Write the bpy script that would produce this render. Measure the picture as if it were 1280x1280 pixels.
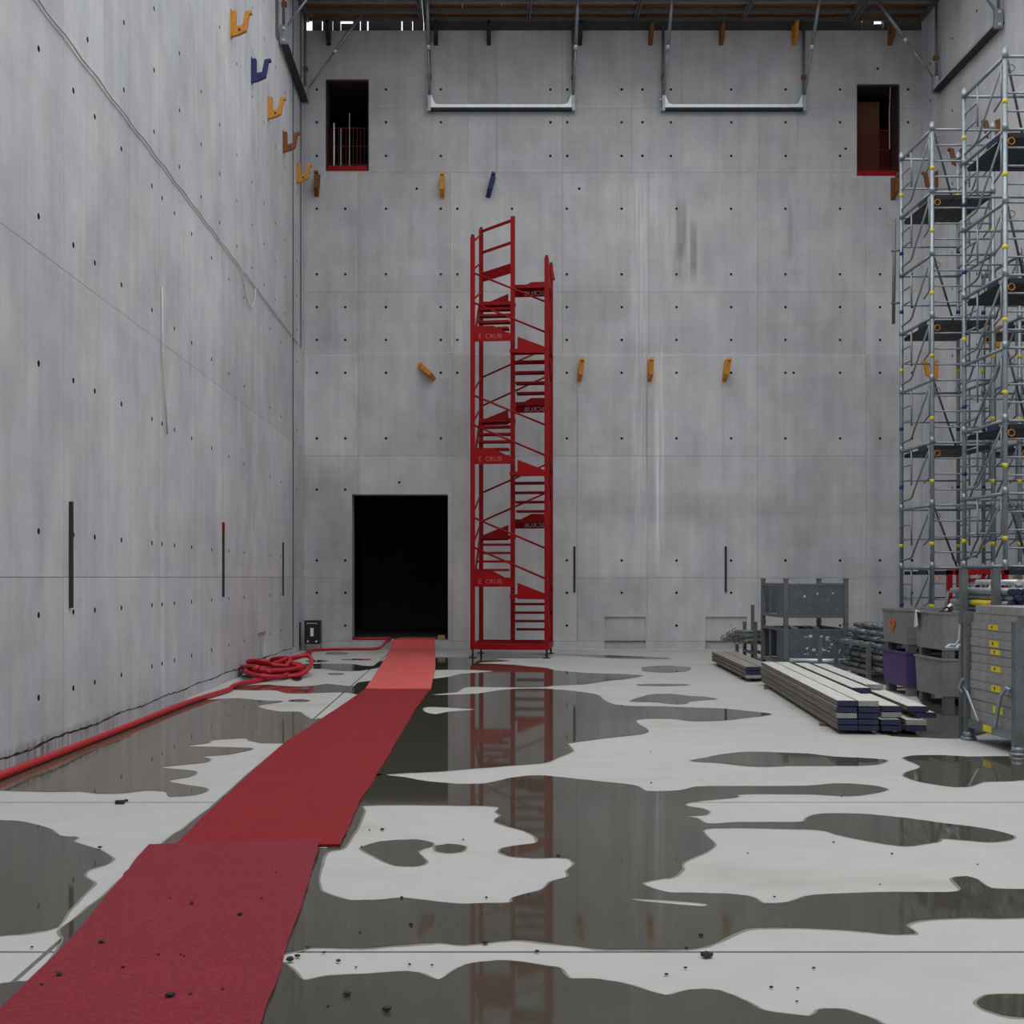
import bpy, bmesh, math, random
from mathutils import Vector, Matrix
from mathutils.geometry import tessellate_polygon

for o in list(bpy.data.objects):
    bpy.data.objects.remove(o, do_unlink=True)
S = bpy.context.scene
COL = S.collection
R = math.radians

# ------------------------------------------------------------------ camera, sky, exposure
EYE, FPX, VX, VY = 1.6, 1479.0, 594.0, 721.5      # eye height, focal length and vanishing point in a 1280 frame
cam_d = bpy.data.cameras.new('camera')
cam = bpy.data.objects.new('camera', cam_d)
COL.objects.link(cam)
cam.location = (0, 0, EYE)
cam.rotation_euler = (R(90), 0, 0)
cam_d.sensor_width = 36.0
cam_d.lens = 36.0 * FPX / 1280
cam_d.shift_x = (640 - VX) / 1280
cam_d.shift_y = (VY - 640) / 1280
cam_d.clip_end = 300
S.camera = cam

W = bpy.data.worlds.new('overcast')
S.world = W
W.use_nodes = True
bg = W.node_tree.nodes['Background']
bg.inputs[0].default_value = (0.965, 0.985, 1.0, 1)
wn = W.node_tree                                   # overcast sky: zenith three times as bright as the horizon
w_tc = wn.nodes.new('ShaderNodeTexCoord')
w_sp = wn.nodes.new('ShaderNodeSeparateXYZ')
w_mr = wn.nodes.new('ShaderNodeMapRange')
w_mr.inputs[3].default_value, w_mr.inputs[4].default_value = 1 / 3, 1.0
wn.links.new(w_tc.outputs['Generated'], w_sp.inputs[0])
wn.links.new(w_sp.outputs[2], w_mr.inputs[0])
wn.links.new(w_mr.outputs[0], bg.inputs[1])

S.view_settings.view_transform = 'Standard'
S.view_settings.look = 'None'
S.view_settings.gamma = 1.0
S.view_settings.exposure = 1.3
S.view_settings.use_curve_mapping = False

YB, XL, XR, HW = 26.29, -3.80, 9.92, 13.75        # back wall, side walls, wall height


def fl(px, py):                                    # floor point seen at a photo pixel
    d = FPX * EYE / (py - VY)
    return ((px - VX) / FPX * d, d)


def bx_(px): return (px - VX) / 56.25             # a column of the back wall
def bz_(py): return EYE + (VY - py) / 56.25       # a height on the back wall
def ly_(px): return FPX * 3.80 / (VX - px)        # a depth on the left wall


# ------------------------------------------------------------------ materials
MATS = {}


def newmat(name):
    m = bpy.data.materials.new(name)
    m.use_nodes = True
    MATS[name] = m
    return m, m.node_tree, m.node_tree.nodes['Principled BSDF']


def srgb(c):
    return tuple(((v / 255) / 12.92 if v / 255 <= .04045 else ((v / 255 + .055) / 1.055) ** 2.4) for v in c) + (1,)


def nd(nt, t, **kw):
    n = nt.nodes.new(t)
    for k, v in kw.items():
        if k == 'op':
            n.operation = v
        elif k == 'i':
            for a, b in v.items():
                n.inputs[a].default_value = b
        else:
            setattr(n, k, v)
    return n


def noise(nt, vec, scale, detail=3, rough=.55):
    n = nd(nt, 'ShaderNodeTexNoise', i={'Scale': scale, 'Detail': detail, 'Roughness': rough})
    nt.links.new(vec, n.inputs['Vector'])
    return n.outputs['Fac']


def mapped(nt, sc):
    tc = nd(nt, 'ShaderNodeTexCoord')
    mp = nd(nt, 'ShaderNodeMapping')
    mp.inputs['Scale'].default_value = sc
    nt.links.new(tc.outputs['Object'], mp.inputs['Vector'])
    return mp.outputs[0]


def mth(nt, op, a, b=None, clamp=False):
    n = nd(nt, 'ShaderNodeMath', op=op)
    n.use_clamp = clamp
    for i, v in enumerate((a, b)):
        if v is None:
            continue
        if isinstance(v, (int, float)):
            n.inputs[i].default_value = v
        else:
            nt.links.new(v, n.inputs[i])
    return n.outputs[0]


def simple(name, col, rough=.5, metal=0.0, var=.12, scale=6.0, bump=0.0, stretch=(1, 1, 1), dirt=None, spec=None):
    """paint, metal, timber: one colour with mottled wear"""
    m, nt, b = newmat(name)
    c = srgb(col)
    v = mapped(nt, stretch)
    f = noise(nt, v, scale, 4, .6)
    mr = nd(nt, 'ShaderNodeMapRange', i={1: .3, 2: .7, 3: 1 - var, 4: 1 + var})
    nt.links.new(f, mr.inputs[0])
    mx = nd(nt, 'ShaderNodeMix', data_type='RGBA', blend_type='MULTIPLY')
    mx.inputs[0].default_value = 1
    mx.inputs[6].default_value = c
    nt.links.new(mr.outputs[0], mx.inputs[7])
    out = mx.outputs[2]
    if dirt:
        f2 = noise(nt, v, scale * 2.7, 5, .65)
        r2 = nd(nt, 'ShaderNodeMapRange', i={1: .56, 2: .68, 3: 0, 4: dirt[1]})
        nt.links.new(f2, r2.inputs[0])
        m2 = nd(nt, 'ShaderNodeMix', data_type='RGBA')
        nt.links.new(r2.outputs[0], m2.inputs[0])
        nt.links.new(out, m2.inputs[6])
        m2.inputs[7].default_value = srgb(dirt[0])
        out = m2.outputs[2]
    nt.links.new(out, b.inputs['Base Color'])
    b.inputs['Roughness'].default_value = rough
    b.inputs['Metallic'].default_value = metal
    if spec is not None:
        b.inputs['Specular IOR Level'].default_value = spec
    if bump:
        bp = nd(nt, 'ShaderNodeBump', i={'Strength': bump, 'Distance': .01})
        nt.links.new(noise(nt, v, scale * 6, 4), bp.inputs['Height'])
        nt.links.new(bp.outputs[0], b.inputs['Normal'])
    return m


def concrete(name, base, stains=(), uaxis=0, rnd=.10, tint=None):
    m, nt, b = newmat(name)
    tc = nd(nt, 'ShaderNodeTexCoord')
    sep = nd(nt, 'ShaderNodeSeparateXYZ')
    nt.links.new(tc.outputs['Object'], sep.inputs[0])
    big = noise(nt, mapped(nt, (1, 1, 1)), .45, 4, .6)
    mid = noise(nt, mapped(nt, (1, 1, .55)), 2.2, 5, .62)
    streak = noise(nt, mapped(nt, (6, 6, .22)), 1.0, 4, .6)
    band = noise(nt, mapped(nt, (.35, .35, 9)), 1.0, 4, .55)
    fine = noise(nt, mapped(nt, (1, 1, 1)), 38, 4, .7)
    info = nd(nt, 'ShaderNodeObjectInfo')
    k = mth(nt, 'MULTIPLY', mth(nt, 'SUBTRACT', big, .5), .60)
    k = mth(nt, 'ADD', k, mth(nt, 'MULTIPLY', mth(nt, 'SUBTRACT', mid, .5), .55))
    k = mth(nt, 'ADD', k, mth(nt, 'MULTIPLY', mth(nt, 'SUBTRACT', streak, .5), .34))
    k = mth(nt, 'ADD', k, mth(nt, 'MULTIPLY', mth(nt, 'SUBTRACT', band, .5), .13))
    k = mth(nt, 'ADD', k, mth(nt, 'MULTIPLY', mth(nt, 'SUBTRACT', fine, .5), .24))
    k = mth(nt, 'ADD', k, mth(nt, 'MULTIPLY', mth(nt, 'SUBTRACT', info.outputs['Random'], .5), rnd))
    st = noise(nt, mapped(nt, (22, 22, .6)), 1.0, 3, .6)
    st = mth(nt, 'MULTIPLY', mth(nt, 'SUBTRACT', st, .36), 4.0, True)
    for (u, wu, z, wz, s, streaky) in stains:  # each entry tints one patch, stains and painted corner shade alike
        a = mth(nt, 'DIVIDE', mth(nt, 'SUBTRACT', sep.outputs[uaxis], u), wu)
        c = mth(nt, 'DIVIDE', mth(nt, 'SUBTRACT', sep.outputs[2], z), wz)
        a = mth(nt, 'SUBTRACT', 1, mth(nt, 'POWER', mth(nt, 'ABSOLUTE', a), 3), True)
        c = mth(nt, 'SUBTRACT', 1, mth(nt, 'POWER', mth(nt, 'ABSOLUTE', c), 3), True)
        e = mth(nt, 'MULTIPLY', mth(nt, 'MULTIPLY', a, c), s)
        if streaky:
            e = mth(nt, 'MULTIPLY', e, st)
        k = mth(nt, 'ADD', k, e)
    k = mth(nt, 'ADD', k, 1.0)
    mx = nd(nt, 'ShaderNodeMix', data_type='RGBA', blend_type='MULTIPLY')
    mx.inputs[0].default_value = 1
    tm = nd(nt, 'ShaderNodeMix', data_type='RGBA')
    tm.inputs[6].default_value = srgb(base)
    tm.inputs[7].default_value = srgb(tint or base)
    cf = noise(nt, mapped(nt, (1, 1, 1)), .8, 3)
    cr = nd(nt, 'ShaderNodeMapRange', i={1: .4, 2: .6, 3: 0, 4: 1})
    nt.links.new(cf, cr.inputs[0])
    nt.links.new(cr.outputs[0], tm.inputs[0])
    nt.links.new(tm.outputs[2], mx.inputs[6])
    nt.links.new(k, mx.inputs[7])
    nt.links.new(mx.outputs[2], b.inputs['Base Color'])
    b.inputs['Roughness'].default_value = .72
    b.inputs['Specular IOR Level'].default_value = .35
    bp = nd(nt, 'ShaderNodeBump', i={'Strength': .12, 'Distance': .01})
    nt.links.new(fine, bp.inputs['Height'])
    nt.links.new(bp.outputs[0], b.inputs['Normal'])
    return m


back_stains_shade = [
    (bx_(851), .14, bz_(287), .75, -.42, 0), (bx_(867), .09, bz_(312), .75, -.45, 0), (bx_(850), .2, bz_(330), .5, -.4, 1),
    (bx_(800), .22, bz_(470), 4.6, .30, 1), (bx_(824), .14, bz_(560), 3.0, .36, 1), (bx_(822), .035, bz_(600), 2.0, .32, 0),
    (bx_(845), .35, bz_(300), 1.4, .16, 1), (bx_(760), 9, 6.555, .03, .28, 0),
    (bx_(830), 2.0, bz_(690), .72, .10, 0), (bx_(1000), .45, bz_(655), .6, -.15, 0), (bx_(900), 5.0, bz_(632), .33, -.10, 0),
    (bx_(1060), 1.1, bz_(690), .5, .08, 0), (bx_(565), .012, bz_(330), 2.0, .5, 0), (bx_(573), .22, bz_(415), .5, .22, 1),
    (bx_(795), .8, bz_(260), .8, .14, 1), (bx_(988), .07, bz_(285), .8, -.2, 0), (bx_(722), .03, bz_(540), 1.3, -.14, 0),
    (bx_(809), .04, bz_(545), 1.3, -.18, 0), (bx_(904), .03, bz_(545), 1.3, -.16, 0), (bx_(1060), .5, bz_(235), .25, -.14, 1),
    (bx_(415), .75, bz_(700), 2.2, -.2, 0), (bx_(1000), .12, bz_(150), .9, -.22, 1)]  # first entry: dimness of the corner left of the door, painted in
left_stains = [
    (ly_(215), 1.0, 5.2, .5, -.16, 1), (ly_(260), 2.8, 4.6, .35, -.12, 1), (ly_(170), .35, 1.2, .9, .12, 1),
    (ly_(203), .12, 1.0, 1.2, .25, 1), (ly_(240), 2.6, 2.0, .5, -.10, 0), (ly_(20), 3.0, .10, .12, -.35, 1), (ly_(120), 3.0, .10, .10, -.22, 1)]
CONC_B = concrete('wall_concrete', (190, 190, 188), back_stains_shade, 0, .14, (185, 186, 190))
CONC_L = concrete('wall_concrete_pale', (196, 196, 196), left_stains, 1, .13, (190, 191, 198))
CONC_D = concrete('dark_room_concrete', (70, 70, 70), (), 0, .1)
PLUG = simple('tie_plug', (34, 34, 34), .8)


def floor_mat():
    m, nt, b = newmat('floor_concrete')
    big = noise(nt, mapped(nt, (1, 1, 1)), .5, 4, .6)
    mid = noise(nt, mapped(nt, (1, 1, 1)), 4, 5, .6)
    fine = noise(nt, mapped(nt, (1, 1, 1)), 60, 4, .7)
    brown = noise(nt, mapped(nt, (.5, 1, 1)), .9, 4, .6)
    k = mth(nt, 'ADD', mth(nt, 'MULTIPLY', mth(nt, 'SUBTRACT', big, .5), .22), mth(nt, 'MULTIPLY', mth(nt, 'SUBTRACT', mid, .5), .16))
    k = mth(nt, 'ADD', mth(nt, 'ADD', k, mth(nt, 'MULTIPLY', mth(nt, 'SUBTRACT', fine, .5), .14)), 1.0)
    mx = nd(nt, 'ShaderNodeMix', data_type='RGBA', blend_type='MULTIPLY')
    mx.inputs[0].default_value = 1
    tm = nd(nt, 'ShaderNodeMix', data_type='RGBA')
    tm.inputs[6].default_value = srgb((176, 175, 172))
    tm.inputs[7].default_value = srgb((166, 160, 150))
    cr = nd(nt, 'ShaderNodeMapRange', i={1: .56, 2: .72, 3: 0, 4: 1})
    nt.links.new(brown, cr.inputs[0])
    nt.links.new(cr.outputs[0], tm.inputs[0])
    nt.links.new(tm.outputs[2], mx.inputs[6])
    nt.links.new(k, mx.inputs[7])
    nt.links.new(mx.outputs[2], b.inputs['Base Color'])
    b.inputs['Roughness'].default_value = .75
    b.inputs['Specular IOR Level'].default_value = .3
    bp = nd(nt, 'ShaderNodeBump', i={'Strength': .1, 'Distance': .01})
    nt.links.new(fine, bp.inputs['Height'])
    nt.links.new(bp.outputs[0], b.inputs['Normal'])
    return m


def water_mat():
    m, nt, b = newmat('puddle_water')
    f = noise(nt, mapped(nt, (1, 1, 1)), 1.3, 5, .6)
    f2 = noise(nt, mapped(nt, (1, 1, 1)), 30, 4, .6)
    cr = nd(nt, 'ShaderNodeMix', data_type='RGBA')
    cr.inputs[6].default_value = srgb((64, 61, 53))
    cr.inputs[7].default_value = srgb((76, 73, 64))
    nt.links.new(mth(nt, 'ADD', mth(nt, 'MULTIPLY', f, .7), mth(nt, 'MULTIPLY', f2, .3)), cr.inputs[0])
    nt.links.new(cr.outputs[2], b.inputs['Base Color'])
    b.inputs['Roughness'].default_value = .04
    b.inputs['IOR'].default_value = 1.33
    bp = nd(nt, 'ShaderNodeBump', i={'Strength': .008, 'Distance': .003})
    nt.links.new(noise(nt, mapped(nt, (1, 1, 1)), 2.5, 2), bp.inputs['Height'])
    nt.links.new(bp.outputs[0], b.inputs['Normal'])
    return m


def carpet_mat(name, col, dirt, amt):
    m, nt, b = newmat(name)
    f = noise(nt, mapped(nt, (1, 1, 1)), 85, 3, .8)
    g = noise(nt, mapped(nt, (1, 1, 1)), 2.4, 5, .65)
    h = noise(nt, mapped(nt, (1, 1, 1)), 45, 4, .7)
    k = mth(nt, 'ADD', mth(nt, 'MULTIPLY', mth(nt, 'SUBTRACT', f, .5), 1.7), mth(nt, 'MULTIPLY', mth(nt, 'SUBTRACT', g, .5), .35))
    k = mth(nt, 'ADD', k, mth(nt, 'MULTIPLY', mth(nt, 'SUBTRACT', h, .5), 1.3))
    k = mth(nt, 'ADD', k, 1)
    dm = nd(nt, 'ShaderNodeMix', data_type='RGBA')
    dm.inputs[6].default_value = srgb(col)
    dm.inputs[7].default_value = srgb(dirt)
    dr = nd(nt, 'ShaderNodeMapRange', i={1: .45, 2: .7, 3: 0, 4: amt})
    nt.links.new(h, dr.inputs[0])
    nt.links.new(dr.outputs[0], dm.inputs[0])
    mx = nd(nt, 'ShaderNodeMix', data_type='RGBA', blend_type='MULTIPLY')
    mx.inputs[0].default_value = 1
    nt.links.new(dm.outputs[2], mx.inputs[6])
    nt.links.new(k, mx.inputs[7])
    nt.links.new(mx.outputs[2], b.inputs['Base Color'])
    b.inputs['Roughness'].default_value = .85
    b.inputs['Specular IOR Level'].default_value = .15
    b.inputs['Sheen Weight'].default_value = .06
    b.inputs['Sheen Roughness'].default_value = .5
    bp = nd(nt, 'ShaderNodeBump', i={'Strength': .5, 'Distance': .006})
    nt.links.new(f, bp.inputs['Height'])
    nt.links.new(bp.outputs[0], b.inputs['Normal'])
    return m


FLOOR = floor_mat()
DAMP = simple('damp_concrete', (122, 118, 110), .45, 0, .12, 5)
WATER = water_mat()
MUDDY = water_mat()
MUDDY.name = 'muddy_puddle_water'
for n_ in MUDDY.node_tree.nodes:
    if n_.type == 'MIX':
        n_.inputs[6].default_value = srgb((84, 77, 64))
        n_.inputs[7].default_value = srgb((98, 90, 76))
RED = simple('red_paint', (144, 3, 11), .5, 0, .12, 3, 0, (1, 1, 1), ((104, 4, 8), .5), .2)
REDD = simple('red_net_plastic', (110, 16, 18), .6)
HOSE = simple('red_hose', (172, 20, 36), .45, 0, .1, 20)
GALV = simple('galvanised_steel', (146, 155, 160), .38, .55, .14, 9, 0, (1, 1, 1), ((120, 128, 134), .5))
GALVD = simple('weathered_steel', (112, 116, 118), .55, .35, .18, 8, 0, (1, 1, 1), ((84, 82, 78), .7))
GALVB = simple('bluish_sheet_steel', (98, 106, 114), .5, .35, .10, 5, 0, (1, 1, 1), ((150, 155, 160), .35))
ALU = simple('bright_aluminium', (205, 212, 214), .35, .5, .08, 8)
STEELG = simple('grey_bin_steel', (136, 138, 138), .6, .25, .14, 5, 0, (1, 1, 1), ((96, 94, 90), .6))
BOARD = simple('steel_board_side', (150, 150, 148), .6, .25, .14, 7, 0, (1, 1, 1), ((118, 116, 112), .6))
DARKM = simple('dark_steel', (42, 43, 45), .55, .3, .2, 8)
SLOT = simple('slot_steel', (50, 50, 50), .7, .2, .2, 8)
TIMB = simple('grey_timber', (198, 196, 190), .8, 0, .16, 3, .15, (12, .7, 12), ((120, 112, 100), .5))
TIMBS = simple('dirty_timber', (112, 105, 94), .85, 0, .25, 3, .2, (12, .7, 12), ((70, 64, 56), .7))
GTIMB = simple('weathered_timber', (140, 136, 128), .85, 0, .2, 3, .15, (12, .7, 12), ((90, 84, 74), .6))
NAVY = simple('navy_end_paint', (34, 38, 70), .6, 0, .2, 12)
PLY = simple('brown_plywood', (146, 98, 60), .7, 0, .25, 2.5, 0, (1, 3, 1), ((80, 56, 40), .6))
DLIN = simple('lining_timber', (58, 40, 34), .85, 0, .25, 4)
DTIMB = simple('dark_timber', (70, 66, 62), .8, 0, .25, 4)
ORANGE = simple('orange_paint', (206, 138, 32), .5, 0, .15, 14, 0, (1, 1, 1), ((120, 80, 40), .5))
BROWN = simple('rusty_orange_paint', (124, 76, 34), .7, 0, .25, 16, 0, (1, 1, 1), ((70, 48, 34), .7))
BLUEP = simple('navy_paint', (32, 38, 92), .5, 0, .15, 14)
YELL = simple('yellow_band', (222, 200, 30), .5)
BLUEB = simple('blue_band', (30, 42, 120), .5)
PURP = simple('purple_paint', (84, 66, 118), .6, 0, .15, 6, 0, (1, 1, 1), ((64, 52, 88), .6))
BLACK = simple('black_plastic', (22, 22, 23), .5)
WHITE = simple('white_plastic', (225, 226, 226), .5)
CREAM = simple('pale_hose', (196, 192, 180), .5)
SPRAY = simple('orange_spray', (214, 110, 40), .7)
STONE = simple('dark_stone', (46, 45, 44), .9, 0, .3, 30)
LETTER = simple('stencil_letters', (214, 210, 208), .7)
LETTERD = simple('worn_letters', (176, 92, 88), .7)
SANDY = simple('yellow_timber', (150, 140, 80), .8)
OCHRE = simple('dusty_brown_sheet', (96, 62, 36), .85)
CARP1 = carpet_mat('dirty_red_carpet', (130, 28, 42), (92, 46, 54), .8)
CARP2 = carpet_mat('bright_red_carpet', (134, 16, 24), (104, 26, 32), .5)
CARP3 = carpet_mat('pale_red_carpet', (206, 88, 86), (180, 84, 82), .6)  # paler, pinker red than the other two strips


# ------------------------------------------------------------------ mesh helpers
class MB:
    def __init__(s):
        s.v, s.f, s.m = [], [], []

    def add(s, vs, fs, mi=0):
        o = len(s.v)
        s.v += [tuple(v) for v in vs]
        s.f += [tuple(i + o for i in f) for f in fs]
        s.m += [mi] * len(fs)
        return s

    def box(s, a, b, mi=0):
        x0, y0, z0 = a
        x1, y1, z1 = b
        return s.add([(x0, y0, z0), (x1, y0, z0), (x1, y1, z0), (x0, y1, z0), (x0, y0, z1), (x1, y0, z1), (x1, y1, z1), (x0, y1, z1)],
                     [(3, 2, 1, 0), (4, 5, 6, 7), (0, 1, 5, 4), (1, 2, 6, 5), (2, 3, 7, 6), (3, 0, 4, 7)], mi)

    def bar(s, p, q, w, h, mi=0):
        p, q = Vector(p), Vector(q)
        d = (q - p).normalized()
        up = Vector((0, 0, 1)) if abs(d.z) < .95 else Vector((0, 1, 0))
        a = d.cross(up).normalized() * (w / 2)
        b = a.normalized().cross(d).normalized() * (h / 2)
        vs = [p - a - b, p + a - b, p + a + b, p - a + b, q - a - b, q + a - b, q + a + b, q - a + b]
        return s.add(vs, [(0, 1, 2, 3), (7, 6, 5, 4), (0, 4, 5, 1), (1, 5, 6, 2), (2, 6, 7, 3), (3, 7, 4, 0)], mi)

    def path(s, pts, r, n=8, mi=0, closed=False):
        pts = [Vector(p) for p in pts]
        k = len(pts)
        vs, fs = [], []
        ref = None
        for i, p in enumerate(pts):
            if closed:
                t = pts[(i + 1) % k] - pts[i - 1]
            else:
                t = pts[min(i + 1, k - 1)] - pts[max(i - 1, 0)]
            t.normalize()
            if ref is None:
                ref = Vector((0, 0, 1)) if abs(t.z) < .9 else Vector((1, 0, 0))
            a = t.cross(ref)
            if a.length < 1e-4:
                a = t.orthogonal()
            a.normalize()
            b = a.cross(t).normalized()
            ref = b
            for j in range(n):
                an = 2 * math.pi * j / n
                vs.append(p + a * (r * math.cos(an)) + b * (r * math.sin(an)))
        for i in range(k if closed else k - 1):
            i2 = (i + 1) % k
            for j in range(n):
                fs.append((i * n + j, i * n + (j + 1) % n, i2 * n + (j + 1) % n, i2 * n + j))
        if not closed:
            fs.append(tuple(range(n - 1, -1, -1)))
            fs.append(tuple((k - 1) * n + j for j in range(n)))
        return s.add(vs, fs, mi)

    def tube(s, p, q, r, n=8, mi=0):
        return s.path([p, q], r, n, mi)

    def prism(s, poly, mp, d0, d1, mi=0):
        """poly in a plane, mp(u, v, d) -> xyz, extruded between d0 and d1"""
        n = len(poly)
        vs = [mp(u, v, d0) for u, v in poly] + [mp(u, v, d1) for u, v in poly]
        fs = [tuple(range(n)), tuple(range(2 * n - 1, n - 1, -1))]
        fs += [(i, (i + 1) % n, n + (i + 1) % n, n + i) for i in range(n)]
        return s.add(vs, fs, mi)

    def build(s, name, mat, parent=None, smooth=False, loc=None, rot=None, recalc=True):
        me = bpy.data.meshes.new(name)
        me.from_pydata(s.v, [], s.f)
        mats = mat if isinstance(mat, (list, tuple)) else [mat]
        for m in mats:
            me.materials.append(m)
        if len(mats) > 1:
            me.polygons.foreach_set('material_index', s.m)
        if recalc:
            bm = bmesh.new()
            bm.from_mesh(me)
            bmesh.ops.recalc_face_normals(bm, faces=bm.faces)
            bm.to_mesh(me)
            bm.free()
        if smooth:
            me.polygons.foreach_set('use_smooth', [len(p.vertices) == 4 for p in me.polygons])
        return link(name, me, parent, loc, rot)


def link(name, me, parent=None, loc=None, rot=None):
    o = bpy.data.objects.new(name, me)
    COL.objects.link(o)
    o.parent = parent
    if loc is not None:
        o.location = loc
    if rot is not None:
        o.rotation_euler = rot
    return o


def tag(o, label, cat, group=None):
    o['label'] = label
    o['category'] = cat
    if group:
        o['group'] = group
    return o


def thing(name, label, cat, loc=(0, 0, 0), rz=0.0, group=None):
    o = link(name, None, None, loc, (0, 0, rz))
    return tag(o, label, cat, group)


def struct(o):
    o['kind'] = 'structure'
    return o


def copy_tree(o, parent=None):
    c = o.copy()
    COL.objects.link(c)
    c.parent = parent
    for ch in [x for x in o.children]:
        copy_tree(ch, c)
    return c


def text_mesh(name, body, size, mat, parent, loc, rot, scale=(1, 1, 1), depth=.003):
    cu = bpy.data.curves.new(name, 'FONT')
    cu.body = body
    cu.size = size
    cu.extrude = depth
    cu.resolution_u = 2
    t = bpy.data.objects.new(name, cu)
    COL.objects.link(t)
    dg = bpy.context.evaluated_depsgraph_get()
    me = bpy.data.meshes.new_from_object(t.evaluated_get(dg))
    bpy.data.objects.remove(t, do_unlink=True)
    bpy.data.curves.remove(cu)
    me.materials.clear()
    me.materials.append(mat)
    o = link(name, me, parent, loc, rot)
    o.scale = scale
    return o


# ------------------------------------------------------------------ walls: panels with real joints and tie holes
BACK_D = .06


def panel(mb, u0, u1, z0, z1, holes, openings, recesses, mp, g=.0024, a=.05, r=.030):
    u0, u1, z0, z1 = u0 + g, u1 - g, z0 + g, z1 - g
    hs = [(hu, hz) for hu, hz in holes if u0 + a < hu < u1 - a and z0 + a < hz < z1 - a]
    us, zs = {u0, u1}, {z0, z1}
    for (a0, a1, b0, b1) in list(openings) + [q[:4] for q in recesses]:
        us |= {min(max(q, u0), u1) for q in (a0, a1)}
        zs |= {min(max(q, z0), z1) for q in (b0, b1)}
    for hu, hz in hs:
        us |= {hu - a, hu + a}
        zs |= {hz - a, hz + a}

    def clean(q):
        q = sorted(q)
        out = [q[0]]
        for v in q[1:]:
            if v - out[-1] > 1e-4:
                out.append(v)
        return out
    us, zs = clean(us), clean(zs)
    done = set()
    for i in range(len(us) - 1):
        for j in range(len(zs) - 1):
            cu, cz = (us[i] + us[i + 1]) / 2, (zs[j] + zs[j + 1]) / 2
            if any(p[0] < cu < p[1] and p[2] < cz < p[3] for p in openings):
                continue
            d = 0
            for p in recesses:
                if p[0] < cu < p[1] and p[2] < cz < p[3]:
                    d = p[4]
            h = next((q for q in hs if abs(q[0] - cu) < 1e-3 and abs(q[1] - cz) < 1e-3), None)
            c = [(us[i], zs[j]), (us[i + 1], zs[j]), (us[i + 1], zs[j + 1]), (us[i], zs[j + 1])]
            if h and h not in done:
                done.add(h)
                n = 8
                vs = [mp(u, z, d) for u, z in c]
                vs += [mp(h[0] + r * math.cos(2 * math.pi * (k + .5) / n - math.pi * .75 - math.pi / 8), h[1] + r * math.sin(2 * math.pi * (k + .5) / n - math.pi * .75 - math.pi / 8), d) for k in range(n)]
                vs += [mp(h[0] + r * .9 * math.cos(2 * math.pi * (k + .5) / n - math.pi * .75 - math.pi / 8), h[1] + r * .9 * math.sin(2 * math.pi * (k + .5) / n - math.pi * .75 - math.pi / 8), d + .045) for k in range(n)]
                fs = []
                for q in range(4):
                    k0, k1, k2 = 4 + 2 * q, 4 + (2 * q + 1) % 8, 4 + (2 * q + 2) % 8
                    fs += [(q, k1, k0), (q, (q + 1) % 4, k2, k1)] if False else [(q, (q + 1) % 4, k2, k1), (q, k1, k0)]
                mb.add(vs, fs, 0)
                fs = [(4 + k, 4 + (k + 1) % 8, 12 + (k + 1) % 8, 12 + k) for k in range(8)]
                mb.add(vs, fs + [tuple(range(12, 20))], 1)
            else:
                mb.add([mp(u, z, d) for u, z in c], [(0, 1, 2, 3)], 0)
    for p in recesses:
        a0, a1, b0, b1 = max(p[0], u0), min(p[1], u1), max(p[2], z0), min(p[3], z1)
        if a0 < a1 and b0 < b1:
            q = [(a0, b0), (a1, b0), (a1, b1), (a0, b1)]
            for k in range(4):
                e, f = q[k], q[(k + 1) % 4]
                mb.add([mp(e[0], e[1], 0), mp(f[0], f[1], 0), mp(f[0], f[1], p[4]), mp(e[0], e[1], p[4])], [(0, 1, 2, 3)], 0)
    q = [(u0, z0), (u1, z0), (u1, z1), (u0, z1)]
    for k in range(4):
        e, f = q[k], q[(k + 1) % 4]
        n = 24
        for t in range(n):                       # skirt, broken where an opening meets the edge
            e2 = (e[0] + (f[0] - e[0]) * t / n, e[1] + (f[1] - e[1]) * t / n)
            f2 = (e[0] + (f[0] - e[0]) * (t + 1) / n, e[1] + (f[1] - e[1]) * (t + 1) / n)
            m2 = ((e2[0] + f2[0]) / 2, (e2[1] + f2[1]) / 2)
            if any(p[0] - .03 < m2[0] < p[1] + .03 and p[2] - .03 < m2[1] < p[3] + .03 for p in openings):
                continue
            mb.add([mp(e2[0], e2[1], 0), mp(f2[0], f2[1], 0), mp(f2[0], f2[1], BACK_D), mp(e2[0], e2[1], BACK_D)], [(0, 1, 2, 3)], 0)


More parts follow.
